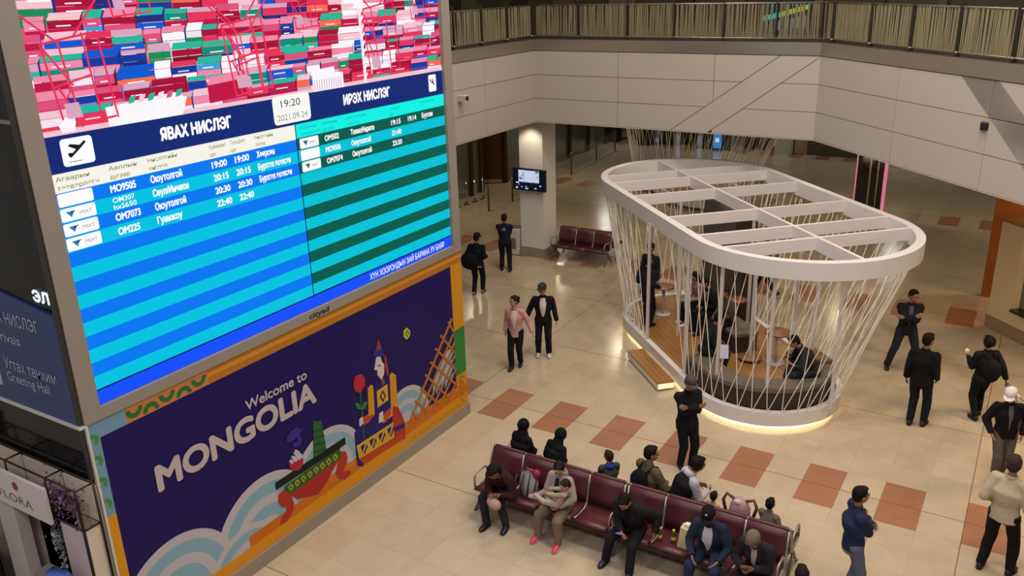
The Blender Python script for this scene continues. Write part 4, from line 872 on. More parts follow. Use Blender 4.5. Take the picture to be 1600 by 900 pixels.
def ik(a, t, l1, l2, pole):
    d = t-a; L = min(d.length, (l1+l2)*.998); u = d.normalized(); t = a+u*L
    x = (l1*l1-l2*l2+L*L)/(2*L); h = math.sqrt(max(0, l1*l1-x*x)); p = (pole-u*pole.dot(u)); p = p.normalized() if p.length > 1e-5 else V3((0, 0, 1)); return a+u*x+p*h, t
def cloth(c, rough=.85): return mat('cloth_'+c.strip('#'), c, rough, noise=.12, nscale=9, bump=.35, spec=.2)
def skinm(c): return mat('skin_'+c.strip('#'), c, .5, noise=.05, nscale=20)
def hairm(c): return mat('hair_'+c.strip('#'), c, .7, bump=.4, nscale=60, spec=.15)
SK = '#9a6b52'
def hand_shape(b, w, d, n, side, curl=.6, s=1.0):
    """w wrist, d along the forearm, n palm normal; thumb on side*cross"""
    d = d.normalized(); n = (n-d*n.dot(d)).normalized(); x = d.cross(n)*side
    P = lambda a, c, e: w+(x*a+d*c+n*e)*s
    b.cap(P(0, -.05, 0), P(0, .01, 0), .026*s, .024*s, 8); 
    for k in range(4): b.cap(P(-.027+.018*k, .02, 0), P(-.032+.021*k, .085, .004), .013*s, .0115*s, 7)
    for k, L in enumerate((.058, .072, .078, .068)):
        a = -.034+.0225*k; c1 = curl*.7; q0 = P(a, .088, .004); q1 = q0+(d*math.cos(c1)+n*math.sin(c1))*L*.5*s; q2 = q1+(d*math.cos(c1*2.1)+n*math.sin(c1*2.1))*L*.5*s
        b.cap(q0, q1, .0095*s, .0088*s, 7); b.cap(q1, q2, .0088*s, .0075*s, 7)
    t0 = P(.03, .025, .005); t1 = P(.058, .055, .018); t2 = P(.062, .088, .03); b.cap(t0, t1, .0125*s, .011*s, 7); b.cap(t1, t2, .011*s, .0085*s, 7)
def person(label, loc, face, h=1.72, pose='stand',  feet=None, hands=None, elbows=None, lean=0, slean=0, head=(0, 0, 0), pelvis=None, upper='#1d1e22', lower='#16171a', shoe='#141414', hair='#15110f', hat=None, hatc='#1a1a1a', skin=SK,
           long_hem=.07, shirt=None, sleeve=1.0, bulk=1.15, hair_style='short', hood=None, hoodc=None, female=False, curl=.6, palm=None, open_front=False, vest=None, sock=None, fat=1.05, group=None, twist=0, z0=0.0, widelegs=1.0, skirt=False, mask=None, headscale=1.06, ponytail=False, hem_trim=None):
    """local frame: +Y forward, +X right, Z up; all joints in metres for a 1.75 m body, then scaled"""
    k = h/1.75
    R_ = Matrix.Rotation(face*D2R, 4, 'Z'); root = empty('person', (loc[0], loc[1], z0), face*D2R, label, 'person', group)
    pel = V3(pelvis) if pelvis else V3((0, 0, .92))
    ln = lean*D2R; sl = slean*D2R
    up0 = V3((math.sin(sl), math.sin(ln), math.cos(ln)*math.cos(sl))).normalized()
    up1 = V3((math.sin(sl)*1.1, math.sin(ln*1.25), math.cos(ln*1.25))).normalized()
    waist = pel+up0*.14; chest = waist+up0*.2; neck = chest+up1*.2
    Rt = Matrix.Rotation(twist*D2R, 3, 'Z'); sx_ = Rt @ V3((1, 0, 0)); fy = sx_.cross(up1)*-1; fy = up1.cross(sx_)
    sw_ = .185*(.9 if female else 1)*(.96+.04*bulk)
    SH = {s: neck-up1*.075+sx_*sw_*s for s in (1, -1)}
    HP = {s: pel+V3((.095*s, 0, -.02)) for s in (1, -1)}
    if feet is None: feet = ((.1, .0, .08), (-.1, .0, .08))
    FT = {1: V3(feet[0]), -1: V3(feet[1])}
    if hands is None: hands = ((.245, .05, .84), (-.245, .05, .84))
    HD = {1: V3(hands[0]), -1: V3(hands[1])}
    sitting = pose == 'sit'
    legs = {}; arms = {}
    for s in (1, -1):
        kp = V3((.15*s, 1, .35)) if sitting else V3((.05*s, 1, .1))
        kn, an = ik(HP[s], FT[s], .43, .42, kp); legs[s] = (HP[s], kn, an)
        ep = V3(elbows[0 if s == 1 else 1]) if elbows else V3((.12*s, -1, -.1))
        el, wr = ik(SH[s], HD[s], .29, .26, ep); arms[s] = (SH[s], el, wr)
    yaw, pit, til = [a*D2R for a in head]
    Hm = (Matrix.Rotation(yaw, 3, 'Z') @ Matrix.Rotation(-pit, 3, 'X') @ Matrix.Rotation(til, 3, 'Y'))
    hs = headscale
    hb = neck+up1*.045; hc = hb+Hm @ V3((0, .025, .125))*hs
    H = lambda x, y, z: hc+Hm @ V3((x, y, z))*hs
    # ---- body (one mesh) ----
    b = MB(); b.cap(pel, waist, .1, .09); b.cap(waist, chest, .1, .11); b.cap(SH[1]-up1*.03-sx_*.03, SH[-1]-up1*.03+sx_*.03, .04, .04)
    b.cap(chest, neck, .1, .05)
    for s in (1, -1):
        a, e, w_ = arms[s]; b.cap(a-up1*.02-sx_*s*.02, e, .034, .032); b.cap(e, w_, .034, .024); a, kn, an = legs[s]; b.cap(a, kn, .075, .05); b.cap(kn, an, .048, .033); b.cap(an, an+V3((0, .1, -.04)), .032, .025)
    ch = [(*remesh(b, .024*1.0, 2), 0)]
    b = MB(); b.cap(neck-up1*.04, hb+Hm @ V3((0, .01, .07)), .055, .05, 12)
    b.ell(H(0, -.012, .025), (.076*hs, .096*hs, .09*hs), Hm, 16, 12); b.ell(H(0, .026, -.045), (.055*hs, .062*hs, .068*hs), Hm, 14, 10); b.ell(H(0, .052, -.088), (.026*hs, .026*hs, .022*hs), Hm)
    for s in (1, -1):
        b.ell(H(.037*s, .062, -.028), (.025*hs, .022*hs, .024*hs), Hm); b.ell(H(.077*s, -.008, -.01), (.01*hs, .02*hs, .032*hs), Hm, 8, 8); b.ell(H(.03*s, .078, .022), (.026*hs, .012*hs, .01*hs), Hm)
    b.cap(H(0, .086, .012), H(0, .103, -.022), .008*hs, .013*hs, 8); b.ell(H(0, .088, -.058), (.024*hs, .01*hs, .012*hs), Hm)
    ch.append((*remesh(b, .0085, 1), 0))
    for s in (1, -1):
        b = MB(); a, e, w_ = arms[s]; pn = V3((-s, 0, 0)) if palm is None else V3(palm)
        hand_shape(b, w_, (w_-e), pn, -s, curl if not isinstance(curl, tuple) else curl[0 if s == 1 else 1], .95*(.85 if female else 1)*min(1, 1.0)); ch.append((*remesh(b, .006, 1), 0))
    body_me = mesh_from('body', ch, [skinm(skin)])
    def put(me): o = bpy.data.objects.new(me.name, me); C.objects.link(o); o.parent = root; o.scale = (k, k, k); return o
    put(body_me)
    def addpart(nm, b, m_, vox, sm=2, disp=0): return put(mesh_from(nm, [(*remesh(b, vox, sm, disp), 0)], [m_]))
    def ring(c, ax, ay, rx, ry, n=18): return [c+ax*(rx*math.cos(2*math.pi*q/n))+ay*(ry*math.sin(2*math.pi*q/n)) for q in range(n)]
    # ---- face details ----
    b = MB()
    for s in (1, -1): b.ell(H(.031*s, .085, .008), (.011*hs, .006*hs, .006*hs), Hm, 8, 6)
    put(b.mesh('eyes', mat('eye_dark', '#1a1210', .2)))
    b = MB()
    for s in (1, -1): b.tube([H(.014*s, .094, .031), H(.032*s, .092, .036), H(.05*s, .078, .03)], .0035*hs, 5)
    put(b.mesh('eyebrows', hairm(hair)))
    put(MB().tube([H(-.022, .087, -.056), H(0, .0985, -.056), H(.022, .087, -.056)], .0042*hs, 5).mesh('mouth', mat('lips', '#7a3f38', .5)))
    # ---- trousers ----
    b = MB(); X = V3((1, 0, 0)); Y = V3((0, 1, 0)); wl = widelegs
    if sitting: b.ell(pel+V3((0, -.01, -.01)), (.17*fat, .14*fat, .12), None, 16, 10)
    else: b.rings([ring(pel+V3((0, 0, z)), X, Y, rx*fat, ry*fat) for z, rx, ry in ((.12, .14, .105), (0, .165, .125), (-.08, .165, .12), (-.13, .12, .08))])
    for s in (1, -1):
        a, kn, an = legs[s]; b.cap(a, kn, .098*fat, .075*fat*wl, 12); b.cap(kn, an+(an-kn).normalized()*.01, .073*fat*wl, .06*wl, 12, flat='end')
    if skirt: pass
    addpart('trousers', b, cloth(lower), .013, 3, .028)
    if sock:
        b = MB()
        for s in (1, -1): an = legs[s][2]; b.cap(an+V3((0, 0, .05)), an, .04, .038, 10)
        put(b.mesh('socks', cloth(sock)))
    # ---- shoes ----
    for s in (1, -1):
        kn, an = legs[s][1], legs[s][2]; fz = an.z-.055; 
        dirf = V3((.12*s, 1, 0)).normalized(); 
        if an.z > .12 and not sitting: dirf = V3((0, .8, -.6)).normalized()
        up_v = V3((0, 0, 1)) if dirf.z > -.1 else V3((0, .6, .8)); sd_ = dirf.cross(up_v)
        g = lambda y, z: an+dirf*y+up_v*(z-.055-.0)
        b = MB(); b.rings([[g(y, zc)+sd_*(rx*math.cos(q*.628))+up_v*(rz*math.sin(q*.628)) for q in range(10)] for y, rx, rz, zc in ((-.075, .02, .02, .03), (-.065, .034, .036, .035), (-.02, .04, .05, .045), (.05, .043, .042, .035), (.12, .046, .03, .022), (.17, .036, .022, .016), (.19, .015, .012, .014))])
        b.cap(an+up_v*.03, an-up_v*.01, .042, .042, 10)
        put(b.mesh('shoe', mat('shoe_'+shoe.strip('#'), shoe, .4)))
        sl_ = MB().rings([[g(y, z)+sd_*(rx*c) for c in (-1, 1)]+[g(y, z-.012)+sd_*(rx*c) for c in (1, -1)] for y, rx, z in ((-.075, .022, .004), (-.05, .038, .003), (.06, .046, .003), (.13, .046, .003), (.185, .02, .005))], smooth=False)
        put(sl_.mesh('sole', mat('sole_white' if sock or shoe[1] in 'cdef' else 'sole_dark', '#c8c4be' if sock or shoe[1] in 'cdef' else '#1b1a19', .6)))
    # ---- upper garment ----
    g = .012+.012*bulk
    b = MB(); bb = bulk*fat
    hem = pel-up0*(.02+long_hem)
    R_ = [(hem, .158*fat+.02, .118*fat+.018), (pel+up0*.04, .152*fat+.02, .115*fat+.016), (waist, .138*fat+.022, .108*fat+.016), (waist+up0*.1, .148*bb+.012, .115*bb+.006), (chest, .165*bb+.008, .122*bb+.004), (chest+up1*.09, .165, .112), (neck-up1*.065, .14, .088), (neck-up1*.01, .075, .065), (neck+up1*.03, .056, .056)]
    rg = []
    for idx, (c, rx, ry) in enumerate(R_):
        ax = sx_ if idx > 2 else (sx_+X).normalized(); ay = (up1 if idx > 3 else up0).cross(ax)
        rg.append(ring(c, ax, ay, rx*(.93 if female else 1), ry*(.95 if female else 1)))
    if sitting: rg[0] = ring(pel+up0*.0-V3((0, 0, .0)), X, up0.cross(X), .17*fat+.02, .13*fat+.02)
    b.rings(rg)
    for s in (1, -1):
        a, e, w_ = arms[s]; b.cap(neck-up1*.035, a-up1*.008, .05, .062+.008*bulk, 12); b.cap(a-sx_*s*.01, e, .064+.014*bulk, .052+.012*bulk, 12)
        if sleeve >= 1: b.cap(e, w_, .052+.012*bulk, .038+.01*bulk, 12, flat='end')
        else: b.cap(e, e+(w_-e)*sleeve, .05, .045, 12, flat='end')
    addpart('jacket' if bulk > .6 else 'top', b, cloth(upper), .0125, 3, .028 if bulk > .8 else .02)
    if not shirt and hood != 'up' and pose == 'stand': put(MB().tube([(neck-up1*.03).lerp(hem, t)+fy*ry for t, ry in ((0, .075), (.15, .115), (.35, .14*bb+.01), (.6, .134*bb+.012), (.85, .132*fat+.02), (1, .13*fat+.02))], .004, 5).mesh('zip', mat('zip_metal', '#3d3c3e', .4, metal=.5)))
    # collar
    if not hood:
        put(MB().rings([ring(neck+up1*z+fy*.004, sx_, fy, r, r*.95, 16) for z, r in ((-.03, .078), (.03, .066), (.034, .058), (-.02, .066))]).mesh('collar', cloth(upper)))
    if shirt:
        # open front: a narrow wedge of the shirt shown between the lapels
        P = []; 
        for t, wdt in ((-.0, .034), (.25, .05), (.5, .048), (.75, .036), (1, .014)):
            c = (neck-up1*.02).lerp(pel+up0*(.1 if not sitting else .14), t); ry = [.07, .118, .132*bb, .122*fat+.012, .126*fat+.01][int(t*4)]; P.append((c, wdt*1.45 if open_front else wdt*(1-.75*t), ry+.017))
        V = []; 
        for c, wdt, ry in P:
            for xx, dy in ((-1, -.016), (-.4, .004), (.4, .004), (1, -.016)): V.append(c+sx_*wdt*xx+fy*(ry+dy))
        F = [(i*4+j, i*4+j+1, i*4+j+5, i*4+j+4) for i in range(4) for j in range(3)]
        put(MB().add(V, F, True).mesh('shirt', cloth(shirt)))
    if hem_trim: put(MB().rings([ring(hem-up0*z, X, Y, .165*fat+.0+o, .125*fat+.0+o) for z, o in ((-.02, .0), (.05, .004), (.052, -.03), (-.02, -.03))]).mesh('shirt_hem', cloth(hem_trim)))
    if vest:
        b = MB(); b.rings([ring(c, sx_, fy, rx+.022, ry+.026) for c, rx, ry in [(q[0], q[1], q[2]) for q in R_[0:7]]]); addpart('vest', b, cloth(vest), .014, 2, .012)
    # ---- hair ----
    hm = hairm(hair)
    if hood == 'up' or hair_style == 'hijab':
        b = MB(); b.ell(H(0, -.022, .022), (.1*hs, .118*hs, .125*hs), Hm, 16, 12); b.cap(H(0, -.03, -.06), neck-up1*.07, .085*hs, .135*hs, 14); b.ell(neck-up1*.1, (.2, .13, .13), None, 16, 10)
        addpart('hood', b, cloth(hoodc or upper), .012, 2)
    elif hair_style != 'none':
        b = MB(); b.ell(H(0, -.024, .04), (.086*hs, .097*hs, .09*hs), Hm, 16, 12); b.ell(H(0, -.05, -.01), (.078*hs, .068*hs, .08*hs), Hm, 14, 10)
        if not hat: b.ell(H(0, .03, .1), (.058*hs, .05*hs, .02*hs), Hm)
        if hair_style == 'long': b.cap(H(0, -.06, 0), H(0, -.085, -.19), .072*hs, .055*hs, 12); [b.cap(H(.068*s, -.02, .02), H(.07*s, -.01, -.13), .03*hs, .02*hs) for s in (1, -1)]
        if hair_style == 'bob': b.ell(H(0, -.035, .02), (.104*hs, .108*hs, .108*hs), Hm, 16, 12); b.cap(H(-.06, -.05, -.04), H(.06, -.05, -.04), .05*hs, .05*hs)
        if ponytail: b.ell(H(0, -.135, .04), (.036*hs, .036*hs, .04*hs), Hm); b.cap(H(0, -.13, .03), H(0, -.15, -.06), .026*hs, .016*hs)
        addpart('hair', b, hm, .0095, 1)
    if hood == 'down':
        b = MB(); b.rings([ring(neck+up1*z-fy*yy, sx_, fy, r, r*.8, 16) for z, yy, r in ((-.06, .06, .1), (-.01, .06, .115), (.05, .045, .1), (.045, .04, .075), (-.0, .05, .07))]); addpart('hood', b, cloth(hoodc or upper), .011, 2)
    if hat:
        mh = cloth(hatc); b = MB(); b.rings([[H(rx*math.cos(q*.35), -.012+ry*math.sin(q*.35), z) for q in range(18)] for z, rx, ry in ((.038, .091, .109), (.062, .092, .109), (.1, .084, .1), (.128, .06, .072), (.14, .02, .025))]); put(b.mesh('hat_crown', mh))
        if hat in ('cap', 'flat'):
            L = .11 if hat == 'cap' else .04
            top = [(x*.088, .06+L*math.sqrt(max(0, 1-x*x)), .056-.022*x*x-.018*(1-x*x)) for x in [-1+q*.2 for q in range(11)]]+[(x*.08, .07-.0*x, .05) for x in (1, .5, 0, -.5, -1)]
            V = [H(*p) for p in top]+[H(p[0], p[1], p[2]-.006) for p in top]; n = len(top)
            put(MB().add(V, [tuple(range(n)), tuple(range(n, 2*n))[::-1]]+[(i, n+i, n+(i+1) % n, (i+1) % n) for i in range(n)]).mesh('hat_brim', mh))
    # hand points in world for props
    M = Matrix.Translation(V3((loc[0], loc[1], z0))) @ Matrix.Rotation(face*D2R, 4, 'Z') @ Matrix.Scale(k, 4)
    root['__'] = 0; del root['__']
    return root, (lambda p: M @ V3(p)), dict(arms=arms, neck=neck, head=hc, chest=chest, fy=fy, k=k, up=up1, sx=sx_)
def away(x, y): return math.degrees(math.atan2(-x, y))
def emblem(P_, n_, s, c): pass
CROSS = dict(hands=((-.11, .185, 1.22), (.12, .2, 1.25)), elbows=((1, -.1, -.6), (-1, -.1, -.6)), palm=(0, -1, 0.0))
def stand(label, x, y, rel, **kw):
    return person(label, (x, y), away(x, y)+rel, **kw)
def straps(g, M_, J, c):
    n_, cc, u_, f_, x_ = J['neck'], J['chest'], J['up'], J['fy'], J['sx']
    for s in (1, -1):
        P = [cc-f_*.15+x_*.07*s+u_*.1, n_-f_*.11+x_*.095*s-u_*.06, n_+x_*.1*s-u_*.005, n_+f_*.085+x_*.1*s-u_*.05, cc+f_*.15+x_*.11*s+u_*.04, cc+f_*.12+x_*.15*s-u_*.12, cc-f_*.08+x_*.16*s-u_*.17]
        MB().tube([M_(p) for p in P], .018, 8).build('strap', [cloth(c)], g)
# 1 security-like man at the column, arms crossed, seen from behind
_, M_, J = stand('person in navy jacket with a pale crest on the back, arms folded, near the column', -13.05, 20.62, -8, h=1.74, upper='#161a30', lower='#131418', hair='#1a1614', feet=((.13, -.05, .08), (-.12, .08, .08)), head=(-12, 0, 0), long_hem=.02, **CROSS)
def backprint(par, M_, J, kind):
    k = J['k']; c = M_(J['chest']+J['up']*.06-J['fy']*.128)-M_((0, 0, 0)); 
# crest and lettering printed on the back
def on_back(root, J, fnlist):
    pass
pr_ = bpy.data.objects['person']
b = MB(); cc = J['chest']+J['up']*.07-J['fy']*.137; n = 14
b.add([cc+J['sx']*(r*math.cos(q*.4488))+J['up']*(r*math.sin(q*.4488)) for r in (.05, .036) for q in range(14)], [(q, (q+1) % 14, 14+(q+1) % 14, 14+q) for q in range(14)])
b.add([cc+J['sx']*x+J['up']*z for x, z in ((-.012, -.03), (.012, -.03), (.008, .03), (-.008, .03))], [(0, 1, 2, 3)])
for q in range(7): b.add([cc+J['sx']*(x-.075+q*.022)+J['up']*(z-.085) for x, z in ((0, 0), (.015, 0), (.015, .02), (0, .02))], [(0, 1, 2, 3)])
o = b.mesh('back_print', mat('print_pale', '#a8a8b4', .6)); o = bpy.data.objects.new('back_print', o); C.objects.link(o); o.parent = pr_; o.scale = (J['k'],)*3
# 2 with the big bag
_, M_, J = stand('person in black jacket and cap carrying a big black bag, walking away', -12.7, 18.62, -22, h=1.72, upper='#121316', lower='#101114', shoe='#8b857e', hat='cap', hatc='#1c1719', feet=((.09, .12, .08), (-.09, -.1, .08)), hands=((.2, .22, 1.05), (-.28, 0, .95)), head=(-15, 10, 0), hem_trim='#a8a4a8', long_hem=.04)
def bag(name, pts, cols, label, cat='bag', strap=None, parent=None):
    g = empty(name, (pts[0][0], pts[0][1], pts[0][2]), label=label, cat=cat); return g
def blob(nm, c, r, m_, parent, Rm=None, seed=1, amp=.05, nu=16, nv=12):
    rd = random.Random(seed); b = MB(); b.ell(c, r, Rm, nu, nv); b.v = [tuple(Vector(c)+(Vector(v)-Vector(c))*(1+rd.uniform(-amp, amp))) for v in b.v]; return b.build(nm, m_, parent)
g = empty('shoulder_bag', M_((-.1, -.2, 1.0)), label='large round black bag hanging on the back of the person by the big screen', cat='bag')
blob('bag_body', M_((-.13, -.2, 1.02)), (.27, .2, .25), cloth('#0f1013'), g); MB().tube([M_((-.2, -.2, 1.2)), M_((-.12, -.1, 1.47)), M_((-.05, .12, 1.35)), M_((.1, .16, 1.1))], .018, 6).build('strap', [cloth('#0f1013')], g)
# 3 partly hidden at the frame edge
stand('person mostly hidden behind the edge of the big screen, dark clothes', -12.35, 16.75, 20, h=1.75, upper='#17181b', lower='#141518', feet=((.1, .15, .08), (-.1, -.12, .08)))
# 4, 5 the couple
_, MW, JW = stand('person in pale pink blazer and black trousers holding hands, hair tied back', -9.3, 15.02, 165, h=1.68, upper='#b98d88', lower='#131214', shoe='#141214', hair='#1c1512', ponytail=True, female=True, shirt='#c9b0aa', long_hem=.12, hands=((.24, .0, .87), (-.42, .08, .93)), feet=((.07, .16, .08), (-.08, -.1, .09)), head=(-35, 0, 0), open_front=True, skin='#b07f68')
_, MM, JM = stand('person in black open jacket over a long white shirt, cap, holding hands', -9.07, 15.86, 178, h=1.74, upper='#121214', lower='#0f0f11', shoe='#cfc8c0', sock='#d8d2cc', hat='cap', hatc='#35302e', shirt='#c2bcb9', open_front=True, hands=((.38, .06, .93), (-.3, .0, .86)), feet=((.12, .02, .08), (-.12, .06, .08)), head=(-20, 5, 0), skin='#a87a62', long_hem=.02)
# 6 dark cap man before the pavilion
stand('person in black coat and grey cap with folded arms in front of the pavilion', -4.52, 12.85, -150, h=1.78, upper='#151318', lower='#0f0f12', hat='cap', hatc='#4a4546', feet=((.09, .0, .08), (-.09, .07, .08)), head=(0, 18, 0), long_hem=.14, bulk=1.1, **CROSS)
# 15 leaning man
stand('person with folded arms in open dark jacket and jeans near the far orange tile', -1.86, 18.8, -168, h=1.84, upper='#1c1b20', lower='#23252c', shoe='#1a1412', shirt='#54505a', hands=((-.09, .19, 1.25), (.12, .2, 1.22)), elbows=((1, -.1, -.6), (-1, -.1, -.6)), palm=(0, -1, 0), feet=((-.3, .12, .08), (.28, -.05, .08))[::-1], head=(25, 10, 0), slean=-2, long_hem=.05, skin='#a07058')
# 16 suit man
stand('person in black suit jacket and dark jeans standing with his back to the camera', -1.25, 16.35, -12, h=1.86, upper='#100f12', lower='#151820', shoe='#1c100c', feet=((.12, .03, .08), (-.09, -.05, .08)), hands=((.22, .12, .92), (-.26, .04, .86)), long_hem=.1, bulk=1.15, head=(-25, 5, 0))
# 17 woman with suitcase
_, M_, J = stand('person in black with a backpack, food in hand, pulling a brown suitcase', -.28, 17.2, 35, h=1.68, upper='#151417', lower='#121214', shoe='#1a1716', hair='#15100f', hair_style='bob', feet=((.1, .12, .08), (-.12, -.12, .1)), hands=((.36, -.16, .9), (-.18, .3, 1.22)), head=(10, 0, 0), long_hem=.06)
g = empty('backpack', M_((0, -.2, 1.1)), label='soft black backpack on the back of the person pulling a suitcase', cat='backpack')
blob('pack_body', M_((0, -.2, 1.12)), (.17, .13, .23), cloth('#121115'), g, seed=3)
straps(g, M_, J, '#121115')
g = empty('waist_bag', M_((-.1, -.1, .9)), label='black pouch at the hip of the person pulling a suitcase', cat='bag'); blob('pouch', M_((-.14, -.15, .88)), (.13, .1, .11), cloth('#0e0e10'), g, seed=5)
g = empty('snack', M_((-.18, .36, 1.27)), label='pale wrapped snack held up by the person with the suitcase', cat='food'); blob('wrapper', M_((-.18, .37, 1.29)), (.05, .05, .06), mat('snack_cream', '#d8c79a', .5), g, seed=6, nu=8, nv=6, amp=.2)
sp = M_((.42, -.5, 0)); g = empty('suitcase', (sp.x, sp.y, 0), label='brown wheeled suitcase pulled at the right edge', cat='suitcase')
Rz = Matrix.Rotation((away(-.28, 17.2)+35)*D2R, 3, 'Z') @ Matrix.Rotation(.35, 3, 'X')
bx_ = MB().box((-.2, -.12, .06), (.2, .12, .62), bev=.03); bx_.v = [tuple(sp+Rz @ Vector(v)) for v in bx_.v]; bx_.build('case', [mat('case_brown', '#4a2f24', .5, bump=.2)], g)
bx_ = MB().box((-.17, -.13, .1), (.17, -.12, .55)); bx_.v = [tuple(sp+Rz @ Vector(v)) for v in bx_.v]; bx_.build('front_pocket', [mat('case_dark', '#34201a', .5)], g)
bx_ = MB().box((-.12, -.06, .62), (.12, .06, .66), bev=.01); bx_.v = [tuple(sp+Rz @ Vector(v)) for v in bx_.v]; bx_.build('luggage_tag', [mat('tag_pale', '#b5a594', .5)], g)
for s in (-.06, .06): MB().tube([sp+Rz @ Vector((s, .05, .6)), M_((.36+s*.3, -.2, .84))], .009, 6).build('pull_handle', [mat('chrome')], g)
for s in (-.17, .17): MB().tube([sp+Rz @ Vector((s-.015, .1, .05)), sp+Rz @ Vector((s+.015, .1, .05))], .035, 10).build('wheel', [mat('black_plastic')], g)
# 18 white cap
stand('person in white cap and black jacket walking, hands in pockets, grey trousers', .2, 15.0, -160, h=1.72, upper='#131215', lower='#5a5450', shoe='#8a837c', hat='cap', hatc='#d6cfcc', shirt='#5c5856', hands=((.24, .1, .92), (-.24, .1, .92)), elbows=((.9, -1, 0), (-.9, -1, 0)), feet=((.08, .1, .08), (-.1, -.14, .1)), head=(-30, 22, 0), skin='#a87a62')
# 19 beige jacket
_, MB19, J = stand('person in cream jacket and black trousers seen from behind at the right edge', .34, 12.3, -15, h=1.86, upper='#b3a48c', lower='#121214', shoe='#17120f', hair='#3a2a22', feet=((.17, .06, .08), (-.16, -.06, .08)), hands=((.3, .12, .9), (-.24, .12, 1.0)), bulk=1.25, fat=1.04, head=(10, 5, 0))
g = empty('shoulder_bag', MB19((.45, -.05, .5)), label='dark red and black bag at the lower right edge beside the cream jacket', cat='bag'); blob('bag_body', MB19((.5, -.05, .42)), (.16, .12, .17), mat('bag_dark_red', '#3a141a', .5), g, seed=8); MB().tube([MB19((.4, -.05, .55)), MB19((.33, .1, .86)), MB19((.52, -.05, .57))], .01, 6).build('strap', [mat('strap_pink', '#a87a74', .6)], g)
# 20 blue jacket
_, M_, J = stand('person in blue puffed jacket and faded jeans, folded arms, near the front orange tiles', -1.36, 10.72, -70, h=1.74, upper='#232c4a', lower='#5d6378', shoe='#2a2a2e', feet=((.1, 0, .08), (-.1, .04, .08)), head=(12, 2, 0), bulk=1.35, fat=1.05, hem_trim='#8d8478', **CROSS)
# 14 walkers beyond the pavilion
stand('person in grey top and black trousers striding behind the pavilion', -5.75, 22.0, 70, h=1.74, upper='#77726f', lower='#141417', feet=((.08, .33, .08), (-.08, -.36, .16)), hands=((.24, -.1, .9), (-.24, .22, .93)))
stand('person in black striding just behind the grey top walker', -6.55, 22.9, 60, h=1.7, upper='#17161a', lower='#141417', feet=((.08, -.3, .14), (-.08, .3, .08)))
# ---- people in the pavilion (deck at .36) ----
DK = .362
stand('person in navy coat standing on the pavilion deck at the left, facing away', -7.35, 17.75, -40, h=1.74, z0=DK, upper='#1d1f2c', lower='#17181d', feet=((.1, 0, .08), (-.1, .05, .08)), long_hem=.1, bulk=1.15, hands=((.22, .16, 1.0), (-.22, .16, 1.0)))
stand('person in dark hat and coat standing behind the one in navy in the pavilion', -7.75, 18.9, 150, h=1.66, z0=DK, upper='#231d22', lower='#17181d', hat='beanie', hatc='#231b20')
def sit(label, x, y, rel=None, face=None, seat=.45, z0=0.0, foot=.42, **kw):
    f = face if face is not None else away(x, y)+rel; kk = kw.get('h', 1.72)/1.75
    kw.setdefault('feet', ((.13, foot, .08), (-.13, foot, .08))); kw.setdefault('hands', ((.1, .33, seat/kk+.2), (-.1, .33, seat/kk+.2))); kw.setdefault('elbows', ((.8, -1, -.3), (-.8, -1, -.3)))
    return person(label, (x, y), f, pose='sit', pelvis=(0, 0, seat/kk+.1), z0=z0, **kw)
pu = lambda u, v: UV(u, v)[:2]
sit('person in pink sweater and black trousers with white shoes seated in the pavilion', *pu(-17.55, 8.62), face=-45+180, seat=.46, z0=DK, h=1.62, upper='#a57f84', lower='#121113', shoe='#cfc9c6', hair_style='long', female=True, lean=12, head=(20, 20, 0), bulk=.9)
sit('person in black jacket beside the pink sweater, seated in the pavilion', *pu(-16.95, 8.68), face=-45+175, seat=.46, z0=DK, h=1.7, upper='#141316', lower='#15151a', shirt='#8d8890', lean=14, head=(-20, 20, 0))
sit('person in khaki and black with reddish face seated third in the pavilion row', *pu(-16.3, 8.72), face=-45+185, seat=.46, z0=DK, h=1.7, upper='#4c4236', lower='#151418', hair='#2a1512', lean=10, head=(15, 15, 0), skin='#a8604e')
sit('person in dark green clothes seated with back to the camera on the curved bench', *pu(-14.95, 7.5), face=-45-5, seat=.47, z0=DK, h=1.72, upper='#1b2122', lower='#1d2c2e', lean=18, head=(0, 25, 0), foot=.35)
_, M_, J = sit('person in charcoal jacket hunched over the round table at the right of the pavilion', *pu(-13.45, 9.05), face=118, seat=.47, z0=DK, h=1.74, upper='#26252b', lower='#2a2a33', lean=30, head=(0, 35, 0), hands=((.12, .5, .78), (-.2, .5, .78)), foot=.5, shoe='#17130f', sleeve=.6, skin='#9c6a50')
# ---- people on the near benches, facing the camera (face 180) ----
YN = YB-.3
_, M_, J = sit('person in maroon coat and black cap bending forward on the left seat', -6.62, YN, face=182, h=1.7, seat=.45, upper='#34191b', lower='#20232b', shoe='#14110f', hat='flat', hatc='#15161a', lean=40, slean=-20, head=(-30, 25, 0), hands=((-.1, .5, .66), (-.26, .48, .68)), feet=((.0, .5, .08), (-.32, .42, .08)), bulk=1.2, skin='#7a4a38', palm=(0, 0, -1))
g = empty('pouch', M_((-.2, .56, .55)), label='pink quilted pouch held by the bending person in maroon', cat='bag')
blob('pouch_body', M_((-.2, .58, .56)), (.13, .085, .09), mat('pouch_pink', '#b58a84', .6, bump=.3), g, Matrix.Rotation(.5, 3, 'Y'), seed=9); MB().tube([M_((-.26, .58, .62)), M_((-.2, .54, .68)), M_((-.13, .58, .63))], .008, 6).build('strap', [mat('strap_pink', '#a87a74')], g)
